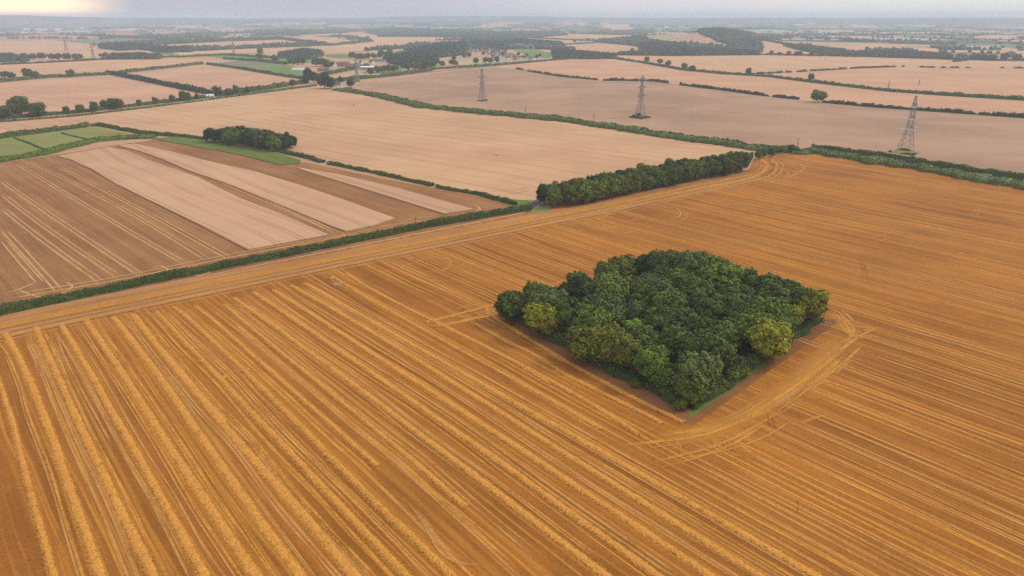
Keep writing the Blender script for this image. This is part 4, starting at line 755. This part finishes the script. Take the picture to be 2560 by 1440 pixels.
# single trees: (crown middle x, base y, height m, colour, label)
def lone(px, base, h, col, label, group=None, lod='lo', sx=1.0):
    x, y = Gz(px, base); tree(x, y, h / 11.2, col, lod, label, group, sx=sx)
lone(2044,255,15,MIDG,"single round tree on the hedge line between the pylons",lod='mid',sx=1.35); lone(2027,203,13,DARK,"small round tree standing on the thick hedge",sx=1.0)
rowx = [(168,287,9),(203,284,10),(238,280,12),(263,274,12),(283,272,13),(301,273,12),(349,268,9),(390,263,10),(432,257,10),(459,253,12),(471,251,10),(493,248,8)]
for i, (px, b, h) in enumerate(rowx):
    o = ["first", "second", "third", "fourth", "fifth", "sixth", "seventh", "eighth", "ninth", "tenth", "eleventh", "twelfth"][i]
    lone(px, b, h, DARK, f"{o} tree from the left in the roadside row above the pale field", "roadside trees above the pale field", 'mid', .85)
for px, b, h, sx, lb in [(55,289,22,1.1,"tall dark tree in the roadside group at the left edge"),(38,292,15,1.2,"lower tree left of the tall one at the left edge"),(95,292,16,1.1,"round tree right of the tall one at the left edge"),(10,296,14,1.5,"spreading tree cut by the left edge above the road"),(-30,300,14,1.5,"tree just past the left edge group")]: lone(px, b, h, DARK, lb, "big roadside trees at the left", 'mid', sx)
for i, (px, b, h) in enumerate([(545,240,15),(572,238,11),(592,236,12),(620,232,9),(732,218,12)]): lone(px, b, h, DARK, ["tall tree just right of the lorry", "tree second to the right of the lorry", "tree third to the right of the lorry", "tree fourth to the right of the lorry", "lone dark tree left of the crossroads"][i], "roadside trees right of the lorry", 'lo')
for px, b, h, sx, lb in [(772,207,22,.8,"tall tree at the crossroads"),(786,207,18,.8,"second tree at the crossroads"),(766,209,12,1,"low tree at the crossroads"),(812,221,20,1.2,"large dark tree left of the cottage"),(826,222,16,1.1,"broad tree touching the cottage"),(813,203,16,.9,"pointed tree behind the cottage"),(852,211,12,.7,"slim tree behind the cottage roof"),(877,218,12,1.1,"round tree right of the cottage")]: lone(px, b, h, VDARK, lb, "trees by the crossroads cottage", 'mid', sx)
for px, b, h, lb in [(72,197,18,"large tree on the upper left hedge"),(90,197,14,"open tree beside the large one on the upper left hedge"),(178,193,14,"round tree standing alone on the upper left hedge"),(30,198,13,"tree at the left end of the upper left hedge"),(14,196,13,"leftmost tree of the upper left hedge")]: lone(px, b, h, DARK, lb, "trees on the upper left hedge", 'lo', 1.2)
for i, (px, b) in enumerate([(20,152),(45,152),(62,150),(83,150),(105,149),(130,150),(147,150),(168,151),(190,151),(198,150)]): lone(px, b, 15 + (i * 7) % 5, DARK, "dark tree in the short row below the left pylon field", "tree row below the left pylon field", 'lo', 1.3)
for i, (px, b) in enumerate([(730,163),(745,162),(757,162),(790,166),(803,166),(815,166),(822,172)]): lone(px, b, 17, DARK, "dark tree in the clump above the polytunnel" if i < 3 else "dark tree in the clump left of the farmstead", "clump above the polytunnel" if i < 3 else "clump left of the farmstead", 'lo', 1.3)
for i, px in enumerate([927,943,952,960,972,984,990,1019,1050]): lone(px, [188,183,182,181,181,180,179,177,173][i], 14, DARK, "tree on the road hedge below the farm fields", "trees on the road hedge below the farm", 'lo', 1.0)
for i, (px, b) in enumerate([(880,146),(895,150),(905,150),(920,148),(935,148),(950,146),(965,143),(975,138),(955,140),(650,150),(688,156),(652,136),(684,118),(697,117),(662,119),(1038,176),(1066,172),(1040,168),(1084,164)]): lone(px, b, 17, DARK, "scattered field tree between the green farm fields", "scattered trees around the farm fields", 'lo', 1.2)
for i, (px, b) in enumerate([(1168,127),(1184,126),(1200,131),(1216,127),(1230,134),(1246,134),(1258,140),(1209,139),(1194,121),(1222,123),(1240,127),(1264,132),(1180,119),(1206,117),(1285,148),(1308,149),(1316,143),(1342,147),(1350,143),(1296,140)]): lone(px, b, 11, DARK, "dark garden tree among the houses of the village", "garden trees in the village", 'lo', .9)
for i, (px, b) in enumerate([(1085,168),(1105,168),(1130,163),(1140,166),(1190,160),(1213,158),(1226,158),(1242,157),(1135,152),(1160,146),(1172,144)]): lone(px, b, 14, DARK, "tree by the yellow fields under the village", "trees by the yellow fields", 'lo', 1.1)
for i, (px, b) in enumerate([(1436,107),(1452,105),(1426,142),(1616,156),(1650,160),(1670,166),(1710,174),(1730,178),(1870,187)]): lone(px, b, 13, DARK, ["left of two small trees above the oval field","right of two small trees above the oval field","pale tree by the scrubby wood","spreading tree on the road hedge where it starts to fall","small pointed tree on the road hedge","second small tree on the road hedge","taller tree on the road hedge","small tree right of the taller one on the road hedge","round tree where the hedges meet"][i], "trees on the far tan fields", 'lo', 1.1)
for i, (px, b) in enumerate([(1928,139),(1948,140),(1972,139),(1990,139),(2000,139),(2028,140),(2052,141),(2090,141),(2098,140),(2120,142),(2140,143),(2370,149),(2400,150),(2440,150),(2480,152),(2510,152),(2540,153)]): lone(px, b, 18 if px > 2300 else 13, DARK, "tree on the far ridge left of the pale gap" if px < 2300 else "tall dark tree on the far ridge near the right edge", "ridge trees left" if px < 2300 else "ridge trees right", 'lo', 1.2)

# ------------------------------------------------------------------ far woods and hedges, too many to count
def blobs(X, Y, S, H, Z, r, sub=1):
    iv, jf = ico(sub); n = len(X); D = iv[None] * (1 + r.uniform(-.25, .25, (n, len(iv), 1))); D = D * np.stack([S, S, H], 1)[:, None, :]
    V = D + np.stack([X, Y, Z + H * .55], 1)[:, None, :]; F = jf[None] + (np.arange(n) * len(iv))[:, None, None]; return V.reshape(-1, 3), F.reshape(-1, 3), np.repeat(r.uniform(0, 1, n), len(iv)) * .6 + r.uniform(0, .4, n * len(iv))
def mass(name, X, Y, h, col, label, cat=None, r=rng, kind='stuff'):
    n = len(X); S = h * r.uniform(.38, .62, n); V, F, rn = blobs(X, Y, S, h * r.uniform(.42, .62, n), hill(X, Y) - .5, r)
    V = [V]; Fs = [F]; R2 = [rn]
    d = np.hypot(X, Y)
    if np.median(d) < 3000:
        k = np.repeat(np.arange(n), 26); D = unit(len(k), r); D[:, 2] = np.abs(D[:, 2]) - .15; c = np.stack([X, Y, hill(X, Y) + h * .55], 1)[k]
        P = c + D * np.stack([S[k], S[k], np.full(len(k), h * .52)], 1) * r.uniform(.95, 1.15, (len(k), 1)); LV = leaf_quads(P, D, h * .085, r)
        o = len(V[0]); V.append(LV); Q = np.arange(o, o + 4 * len(k)).reshape(-1, 4); Fs.append(Q); R2.append(np.repeat(r.uniform(0, 1, len(k)), 4))
    o = add(name, mesh_np(name, np.vstack(V), Fs, M['leaf'], {'rnd': ('POINT', 'FLOAT', np.concatenate(R2))})); o.color = tuple(col) + (1,); return tag(o, label, cat, kind=kind)
for pts, h, lb in WOODS:
    P = GP(pts); x0, y0 = P.min(0); x1, y1 = P.max(0); ar = .5 * abs(sum(P[i - 1][0] * P[i][1] - P[i][0] * P[i - 1][1] for i in range(len(P))))
    sp = h * .62; n = int(min(9000, (x1 - x0) * (y1 - y0) / (sp * sp))); X = rng.uniform(x0, x1, n); Y = rng.uniform(y0, y1, n); m = inpoly(X, Y, P)
    if m.sum() > 2600: m &= rng.random(n) < 2600 / m.sum()
    mass('woodland', X[m], Y[m], h * 1.15, (.036, .058, .022), lb, 'woodland')
vis = (GMASK > 0) & (np.abs(GA) < R_(39)) & (GR < 7500)
idx = np.flatnonzero(vis.ravel()); w = (GR.ravel()[idx]) ** .3; k = rng.choice(idx, min(5000, len(idx)), replace=False, p=w / w.sum())
mass('distant_trees', GX.ravel()[k] + rng.uniform(-12, 12, len(k)), GY.ravel()[k] + rng.uniform(-25, 25, len(k)), 13.0, (.042, .062, .026), "mass of far hedgerow trees fading into the haze over the vale")

# ------------------------------------------------------------------ pylons
M['steel'] = flat('galvanised steel', c4(.27, .25, .245), .6); M['glass'] = flat('insulator', c4(.72, .70, .66), .4, .5)
class MB:
    def __init__(s): s.V = []; s.F = []
    def bar(s, a, b, w):
        a = np.array(a, float); b = np.array(b, float); d = b - a; L = np.linalg.norm(d)
        if L < 1e-6: return
        d /= L; x = np.cross(d, (0, 0, 1) if abs(d[2]) < .9 else (1, 0, 0)); x /= np.linalg.norm(x); y = np.cross(d, x); o = len(s.V)
        for q in (a, b):
            for i, j in ((-1, -1), (1, -1), (1, 1), (-1, 1)): s.V.append(q + (x * i + y * j) * w / 2)
        s.F += [(o, o + 1, o + 5, o + 4), (o + 1, o + 2, o + 6, o + 5), (o + 2, o + 3, o + 7, o + 6), (o + 3, o, o + 4, o + 7), (o + 3, o + 2, o + 1, o), (o + 4, o + 5, o + 6, o + 7)]
    def box(s, c, d, rz=0.0):
        o = len(s.V); ca, sa = math.cos(rz), math.sin(rz)
        for z in (-1, 1):
            for i, j in ((-1, -1), (1, -1), (1, 1), (-1, 1)):
                x, y = i * d[0] / 2, j * d[1] / 2; s.V.append(np.array([c[0] + x * ca - y * sa, c[1] + x * sa + y * ca, c[2] + z * d[2] / 2]))
        s.F += [(o + 3, o + 2, o + 1, o), (o + 4, o + 5, o + 6, o + 7), (o, o + 1, o + 5, o + 4), (o + 1, o + 2, o + 6, o + 5), (o + 2, o + 3, o + 7, o + 6), (o + 3, o, o + 4, o + 7)]
    def cyl(s, a, b, r, k=12, r2=None):
        a = np.array(a, float); b = np.array(b, float); d = (b - a) / np.linalg.norm(b - a); x = np.cross(d, (0, 0, 1) if abs(d[2]) < .9 else (1, 0, 0)); x /= np.linalg.norm(x); y = np.cross(d, x); o = len(s.V); r2 = r if r2 is None else r2
        for q, rr in ((a, r), (b, r2)):
            for i in range(k): t = 2 * math.pi * i / k; s.V.append(q + (x * math.cos(t) + y * math.sin(t)) * rr)
        for i in range(k): j = (i + 1) % k; s.F.append((o + i, o + j, o + k + j, o + k + i))
        s.F.append(tuple(o + i for i in range(k))[::-1]); s.F.append(tuple(o + k + i for i in range(k)))
    def mesh(s, name, mat):
        me = bpy.data.meshes.new(name); me.from_pydata([tuple(v) for v in s.V], [], s.F); me.update(); me.materials.append(mat); return me
LV_ = [(0, 5.6), (10, 3.7), (19.5, 2.2), (27.8, 1.7), (37.8, 1.25), (46, .5)]
def half(z): return float(np.interp(z, [l[0] for l in LV_], [l[1] for l in LV_]))
def lattice(bw):
    m = MB()
    for (z0, h0), (z1, h1) in zip(LV_[:-1], LV_[1:]):
        n = 2 if z1 - z0 > 7.5 or z0 < 20 else 1
        zz = np.linspace(z0, z1, n + 1)
        for a, b in zip(zz[:-1], zz[1:]):
            ha, hb = half(a), half(b); c = [(-1, -1), (1, -1), (1, 1), (-1, 1)]
            for i in range(4):
                p, q = c[i], c[(i + 1) % 4]; m.bar((p[0] * ha, p[1] * ha, a), (p[0] * hb, p[1] * hb, b), bw * 1.35)
                m.bar((p[0] * ha, p[1] * ha, a), (q[0] * hb, q[1] * hb, b), bw * .7); m.bar((q[0] * ha, q[1] * ha, a), (p[0] * hb, p[1] * hb, b), bw * .7); m.bar((p[0] * hb, p[1] * hb, b), (q[0] * hb, q[1] * hb, b), bw * .7)
    return m.mesh('lattice_mast', M['steel'])
def arm_mesh(z, L, sd, bw):
    m = MB(); h = half(z)
    tip = (sd * L, 0, z)
    for y in (-h, h): m.bar((sd * h, y, z), tip, bw); m.bar((sd * h, y, z + 2.2), tip, bw); m.bar((sd * (h + (L - h) / 2), y * .5, z), (sd * h, y, z + 2.2), bw * .7)
    m.bar((sd * (h + (L - h) / 2), -h * .5, z), (sd * (h + (L - h) / 2), h * .5, z), bw * .7); return m.mesh('cross_arm', M['steel'])
ARMS = [(19.6, 7.2), (27.9, 8.2), (37.6, 6.6)]
def insul(z, L, sd, kind):
    out = []
    if kind == 'strain':
        for e in (-1, 1):
            m = MB(); m.cyl((sd * L, e * .3, z), (sd * (L + .2), e * 4.6, z - .3), .34); out.append(m)
    else: m = MB(); m.cyl((sd * L, 0, z), (sd * L, 0, z - 3.8), .26); out.append(m)
    return [q.mesh('insulator', M['glass']) for q in out]
SUSP_LV = [(0, 4.7), (9, 3.2), (17, 2.1), (24, 1.5), (32, 1.15), (41, .7), (46, .1)]; STRAIN_LV = LV_; STRAIN_ARMS = ARMS; SUSP_ARMS = [(23, 7.3), (32, 9.3), (41, 5.5)]
def pylon_proto(kind, bw):
    global LV_, ARMS
    LV_, ARMS = (STRAIN_LV, STRAIN_ARMS) if kind == 'strain' else (SUSP_LV, SUSP_ARMS)
    return lattice(bw), [arm_mesh(z, L, s, bw * 1.25) for z, L in ARMS for s in (-1, 1)], [i for z, L in ARMS for s in (-1, 1) for i in insul(z, L, s, kind)]
PY = {}
def pylon(px, base, topy, rz, kind, bw, label):
    x, y = Gz(px, base); key = (kind, bw)
    if key not in PY: PY[key] = pylon_proto(kind, bw)
    # height from the photo: solve z so that it projects to topy
    z = 46.0
    for _ in range(30):
        z += (to_px(x, y, z)[1] - topy) * .3 * math.hypot(x, y) / FPX * 1.1
    e = empty('pylon', (x, y, .08), rz, z / 46.0); tag(e, label, 'pylon', "electricity pylons crossing the fields"); la, ar, ins = PY[key]
    add('lattice_mast', la, e)
    for a in ar: add('cross_arm', a, e)
    for a in ins: add('insulator', a, e)
    return e
pylon(2262,379,240,R_(42),'strain',.21,"largest lattice pylon, near the right edge, with white insulators sideways")
pylon(1600,293,187,R_(42),'susp',.26,"lattice pylon in the mauve field with a bush at its foot")
pylon(1206,251,168,R_(42),'susp',.30,"lattice pylon left of the two big ones in the mauve field")
pylon(893,203,146,R_(42),'susp',.34,"pale lattice pylon beside the cottage hedge")
pylon(585,134,103,R_(42),'susp',.45,"small far pylon before the pale fields near the centre left")
pylon(235,147,106,R_(42),'susp',.45,"right one of two distant pylons above the upper left fields")
pylon(166,126,90,R_(42),'susp',.5,"left one of two distant pylons above the upper left fields")
for (px, b), lb, r_ in [((2262, 381), "weedy square of bushes under the largest pylon", 9), ((1600, 294), "bushes under the middle pylon", 8), ((1206, 252), "scrub under the left pylon", 4.5), ((893, 204), "scrub under the pale pylon by the cottage", 4.5)]:
    x, y = Gz(px, b); a = np.linspace(-.75, .75, 8); ring = [(x - r_, y - r_), (x + r_, y - r_), (x + r_, y + r_), (x - r_, y + r_), (x - r_, y - r_)]
    rt = R_(42); ring = [((qx - x) * math.cos(rt) - (qy - y) * math.sin(rt) + x, (qx - x) * math.sin(rt) + (qy - y) * math.cos(rt) + y) for qx, qy in ring]
    sheet('pylon_verge', ring[:-1], 'meadow', .16, lb.replace('bushes', 'grass').replace('scrub', 'rough grass'), raw=True)
    ob = hedge(ring, 1.6, 1.3, lb, cols=DARK, gap=.35, raw=True, leaf=.35, name='scrub')
lone(1597,293,4.5,DARK,"bush between the feet of the middle pylon",None,'lo',1.4)
lone(1584,294,3.2,DARK,"small bush left of the middle pylon's feet",None,'lo',1.4)
# telegraph poles
M['wood'] = flat('pole wood', c4(.10, .08, .065), .8)
def pole(px, base, topy, label):
    x, y = Gz(px, base); z = 9.0
    for _ in range(30): z += (to_px(x, y, z)[1] - topy) * .3 * math.hypot(x, y) / FPX * 1.1
    e = empty('telegraph_pole', (x, y, .1)); tag(e, label, 'pole', "wooden poles along the field edges")
    d = max(.13, math.hypot(x, y) * .00045); m = MB(); m.cyl((0, 0, -.2), (0, 0, z), d, 8, d * .75); add('shaft', m.mesh('shaft', M['wood']), e)
    m = MB(); m.bar((-.8, 0, z - .45), (.8, 0, z - .45), .16); add('cross_arm', m.mesh('cross_arm', M['wood']), e)
    m = MB()
    for k in (-.7, 0, .7): m.cyl((k, 0, z - .37), (k, 0, z - .1), .08, 6)
    add('insulator', m.mesh('insulator', M['glass']), e)
pole(1040,577,544,"wooden pole standing behind the long hedge, right one"); pole(470,691,666,"wooden pole standing behind the long hedge, left one"); pole(1993,368,345,"pole in the green scrub near the hedge junction"); pole(1313,291,267,"thin pole beside the scrub hedgerow"); pole(1485,296,284,"thin pole beyond the scrub hedgerow")
pole(2220,222,202,"left one of two thin poles on the ribbed field"); pole(2297,213,199,"right one of two thin poles on the ribbed field")

# ------------------------------------------------------------------ straw bales
t = NT('bale'); p = t.pos(); n1 = t.noise(p, 7, 4, .8); n2 = t.noise(p, 1.1, 2); M['bale'] = t.fin(t.mix(t.math('ADD', t.math('MULTIPLY', n1, .6), t.math('MULTIPLY', n2, .4)), c4(.50, .31, .09), c4(.85, .58, .22)), .9, n1, .05)
M['twine'] = flat('twine', c4(.25, .2, .12), .8)
def bale(px, py, rz, label, tiers=1, L=2.5, W=1.25, H=.95, z0=.1):
    x, y = Gz(px, py); e = empty('straw_bale', (x, y, z0), rz); tag(e, label, 'straw bale', "square straw bales near the headland")
    bm = bmesh.new(); bmesh.ops.create_cube(bm, size=1); bmesh.ops.scale(bm, vec=(L, W, H), verts=bm.verts); bmesh.ops.translate(bm, vec=(0, 0, H / 2), verts=bm.verts)
    bmesh.ops.bevel(bm, geom=list(bm.edges), offset=.07, segments=2, affect='EDGES'); bmesh.ops.subdivide_edges(bm, edges=list(bm.edges), cuts=3, use_grid_fill=True)
    for v in bm.verts: v.co += v.normal * random.uniform(-.025, .025)
    me = bpy.data.meshes.new('straw_block'); bm.to_mesh(me); bm.free(); me.materials.append(M['bale']); add('straw_block', me, e)
    for k in (-.42, -.14, .14, .42):
        m = MB(); q = W * k * 1.0
        for a, b in (((-L / 2 - .03, q, .02), (-L / 2 - .03, q, H + .03)), ((-L / 2 - .03, q, H + .03), (L / 2 + .03, q, H + .03)), ((L / 2 + .03, q, H + .03), (L / 2 + .03, q, .02))): m.bar(a, b, .035)
        add('twine', m.mesh('twine', M['twine']), e)
bale(841,715,R_(12),"nearest of three square straw bales"); bale(857,711,R_(12),"rightmost of three square straw bales"); bale(831,699,R_(20),"smallest square straw bale, up the field from the other two", L=1.9)
bale(849,714,R_(60),"low dark-sided straw bale wedged between two others", L=1.2, W=1.0, H=.6)

# ------------------------------------------------------------------ houses, barns, lorry
M['wall_white'] = flat('render', c4(.72, .68, .62), .8); M['wall_brick'] = flat('brick', c4(.33, .19, .13), .85); M['roof_red'] = flat('clay tile', c4(.17, .105, .085), .8); M['roof_grey'] = flat('slate', c4(.17, .16, .165), .7)
M['pane'] = flat('window glass', c4(.05, .055, .06), .2, .5); M['white'] = flat('white paint', c4(.80, .80, .78), .45); M['poly'] = flat('plastic cover', c4(.82, .82, .80), .4); M['rubber'] = flat('rubber', c4(.03, .03, .03), .8); M['tin'] = flat('barn sheet', c4(.30, .27, .25), .6)
HM = {}
def house_meshes(L, W, h, rh, wall, roof):
    key = (L, W, h, rh, wall, roof)
    if key in HM: return HM[key]
    l, w = L / 2, W / 2; m = MB(); m.V = [np.array(v, float) for v in [(-l, -w, -.5), (l, -w, -.5), (l, w, -.5), (-l, w, -.5), (-l, -w, h), (l, -w, h), (l, w, h), (-l, w, h), (-l, 0, h + rh), (l, 0, h + rh)]]
    m.F = [(0, 1, 5, 4), (1, 2, 6, 9, 5), (2, 3, 7, 6), (3, 0, 4, 8, 7), (3, 2, 1, 0)]; wm = m.mesh('wall', M[wall])
    r = MB(); ov = .4; th = .18
    for s in (-1, 1):
        o = len(r.V); e = h - ov * rh / w
        for x in (-l - ov, l + ov):
            r.V += [np.array([x, s * (w + ov), e + .05]), np.array([x, 0, h + rh + .05]), np.array([x, 0, h + rh + .05 + th]), np.array([x, s * (w + ov), e + .05 + th])]
        r.F += [(o, o + 1, o + 2, o + 3), (o + 4, o + 7, o + 6, o + 5), (o + 3, o + 2, o + 6, o + 7), (o, o + 4, o + 5, o + 1), (o, o + 3, o + 7, o + 4), (o + 1, o + 5, o + 6, o + 2)]
    rm = r.mesh('roof', M[roof]); c = MB(); c.box((l * .6, 0, h + rh + .3), (.9, .7, 1.8)); cm = c.mesh('chimney', M['wall_brick'])
    wi = []
    for s in (-1, 1):
        for k in range(max(2, int(L / 3.5))):
            q = MB(); q.box((-l + (k + .5) * L / max(2, int(L / 3.5)), s * (w + .01), h * .55), (1.2, .08, 1.3)); wi.append(q.mesh('window', M['pane']))
    HM[key] = (wm, rm, cm, wi); return HM[key]
def house(px, base, L, W, h, rh, rz, wall, roof, label, group=None, cat='house', name='house', detail=True):
    x, y = Gz(px, base); e = empty(name, (x, y, .05 + hz(x, y)), R_(rz)); tag(e, label, cat, group); wm, rm, cm, wi = house_meshes(L, W, h, rh, wall, roof); add('wall', wm, e); ro = add('roof', rm, e)
    if cat == 'house': c = add('chimney', cm, e); 
    if detail:
        for q in wi: add('window', q, e)
house(838,220,16,7,5,4,28,'wall_white','roof_red',"red-roofed white cottage by the crossroads, main wing"); house(853,219,9,8,5,4.5,-62,'wall_white','roof_red',"white gabled cottage wing facing the pale field")
house(836,167,9,9,6,6,-60,'wall_white','roof_red',"tall white gable house at the left end of the farmstead")
for a in [(858,166,28,14,6,4,20,'wall_brick','roof_red',"brown-roofed barn behind the white gable house"),(878,170,24,12,5,4,15,'wall_brick','roof_red',"long brown barn in the middle of the farmstead"),(900,174,18,10,4,3,0,'wall_white','roof_grey',"grey-roofed shed in the farmyard"),(921,174,30,12,5,2,5,'tin','poly',"wide pale-roofed barn at the right of the farmyard"),(948,158,34,12,5,4,12,'wall_white','roof_red',"long low building with red roof above the green field"),(930,160,16,9,5,4,-50,'wall_white','roof_red',"white house left of the long low building"),(903,163,10,8,5,5,-50,'wall_white','roof_red',"small white gable house among the farm trees"),(808,178,20,10,4,3,30,'wall_brick','roof_red',"low brown shed half hidden left of the farmstead"),(890,168,14,9,5,4,70,'wall_brick','roof_red',"brown cottage inside the farmstead")]:
    house(*a, group="farmstead buildings", cat='farm building', name='farm_building')
vh = [(1165,122),(1172,125),(1180,123),(1188,120),(1196,117),(1178,130),(1186,131),(1195,129),(1204,127),(1212,129),(1222,131),(1232,133),(1242,136),(1252,138),(1262,136),(1206,134),(1217,136),(1228,138),(1239,141),(1250,143),(1268,142),(1276,140),(1200,122),(1210,120),(1225,126),(1236,130),(1246,132),(1176,136),(1190,135),(1272,146),(1282,141),(1290,146),(1300,148),(1326,148),(1334,150),(1318,146),(1168,118),(1192,124),(1203,131),(1215,123),(1230,128),(1240,134),(1256,133),(1262,139),(1172,130),(1183,128),(1199,128),(1208,137),(1222,140),(1233,144),(1245,147),(1259,146),(1268,149),(1288,150),(1312,151),(1186,119),(1219,119)]
for i, (px, b) in enumerate(vh): house(px, b, 9 + (i * 5) % 5, 7, 5.0, 3.0, (i * 37) % 90 - 45 if i % 3 else 10, 'wall_white' if i % 4 != 1 else 'wall_brick', 'roof_red' if i % 3 else 'roof_grey', "small house in the dense village on the slope" if not 30 <= i < 36 else "small house in the lower village by the road hedge", "village houses on the slope" if not 30 <= i < 36 else "village houses by the road hedge", detail=False)
for i, (px, b) in enumerate([(1050,132),(1058,131),(1066,133),(1200,96),(1210,95),(1220,97),(1232,94),(1243,96),(1252,92)]): house(px, b, 11, 8, 5, 3, (i * 41) % 90 - 40, 'wall_white', 'roof_red', "small house in the trees left of the village" if i < 3 else "small house high above the village", "houses left of the village" if i < 3 else "houses above the village", detail=False)
house(1322,121,40,12,8,6,10,'wall_white','roof_red',"large white manor house above the green field"); house(1302,117,36,16,6,6,15,'wall_brick','roof_grey',"broad dark-roofed building left of the manor"); house(1310,88,30,12,6,4,5,'wall_white','roof_grey',"pale building at the foot of the ridge wood")
for i, (px, b) in enumerate([(67,76),(98,77),(110,77),(145,77),(206,74),(335,76),(230,59),(1665,72),(1700,72)]): house(px, b, 45, 20, 9, 5, 5, 'wall_white', 'poly', "bright far shed glinting among the hazy trees at left" if i < 7 else "bright far shed in the vale", "far bright sheds at left" if i < 7 else "far bright sheds in the vale", cat='shed', name='shed', detail=False)
for px, b, L, H, lb in [(2024,69,90,28,"tall white silo building far in the vale"),(1996,69,110,10,"long white shed far in the vale")]:
    house(px, b, L, 40, H, 4, 0, 'wall_white', 'poly', lb, cat='factory', name='factory', detail=False)
# polytunnel
x, y = Gz(747, 175); m = MB(); K = 14; Lh = 15
for i in range(9):
    xx = -Lh + 2 * Lh * i / 8
    for k in range(K + 1): a = math.pi * k / K; m.V.append(np.array([xx, math.cos(a) * 4, math.sin(a) * 3.4 * (1 + .02 * (i % 2))]))
for i in range(8):
    for k in range(K): o = i * (K + 1) + k; m.F.append((o, o + K + 1, o + K + 2, o + 1))
m.F.append(tuple(range(K + 1))); m.F.append(tuple(8 * (K + 1) + k for k in range(K, -1, -1)))
e = empty('polytunnel', (x, y, .05), R_(-14)); tag(e, "long white polytunnel lying in the meadow", 'polytunnel'); add('cover', m.mesh('cover', M['poly']), e); m = MB(); m.box((Lh + .05, 0, 1.1), (.1, 2, 2.2)); add('door', m.mesh('door', M['tin']), e)
# lorry
x, y = Gz(524, 243.5); e = empty('lorry', (x, y, .15), math.atan2(*(np.array(Gz(800, 209)) - np.array(Gz(400, 258)))[::-1])); tag(e, "white articulated lorry on the road between the trees", 'lorry')
m = MB(); m.box((-1.5, 0, 2.75), (11.5, 2.6, 3.0)); add('trailer', m.mesh('trailer', M['white']), e)
m = MB(); m.box((5.9, 0, 1.9), (2.3, 2.5, 2.7)); m.box((5.5, 0, 3.45), (1.5, 2.3, .6)); cb = add('cab', m.mesh('cab', M['white']), e); m = MB(); m.box((7.07, 0, 2.4), (.06, 2.2, .9)); add('windscreen', m.mesh('windscreen', M['pane']), cb)
m = MB(); m.box((0, 0, 1.05), (13, 1.0, .35)); add('chassis', m.mesh('chassis', M['rubber']), e)
for wx in (-6.2, -5.0, -3.8, 3.6, 6.0):
    for wy in (-1.1, 1.1): m = MB(); m.cyl((wx, wy - .15, .5), (wx, wy + .15, .5), .5, 14); add('wheel', m.mesh('wheel', M['rubber']), e)

# ------------------------------------------------------------------ the air
hzm = NT('haze'); pv = hzm.n('ShaderNodeVolumePrincipled'); pv.inputs['Color'].default_value = (.78, .90, 1.0, 1); pv.inputs['Density'].default_value = 1.3e-4; pv.inputs['Anisotropy'].default_value = 0.0
hzm.l(pv.outputs[0], hzm.out.inputs['Volume']); hzm.m.cycles.volume_sampling = 'DISTANCE'
m = MB(); m.box((0, 0, 84), (33000, 33000, 172)); ho = add('haze', m.mesh('haze', hzm.m)); tag(ho, "pale summer haze over the farmland", kind='stuff')
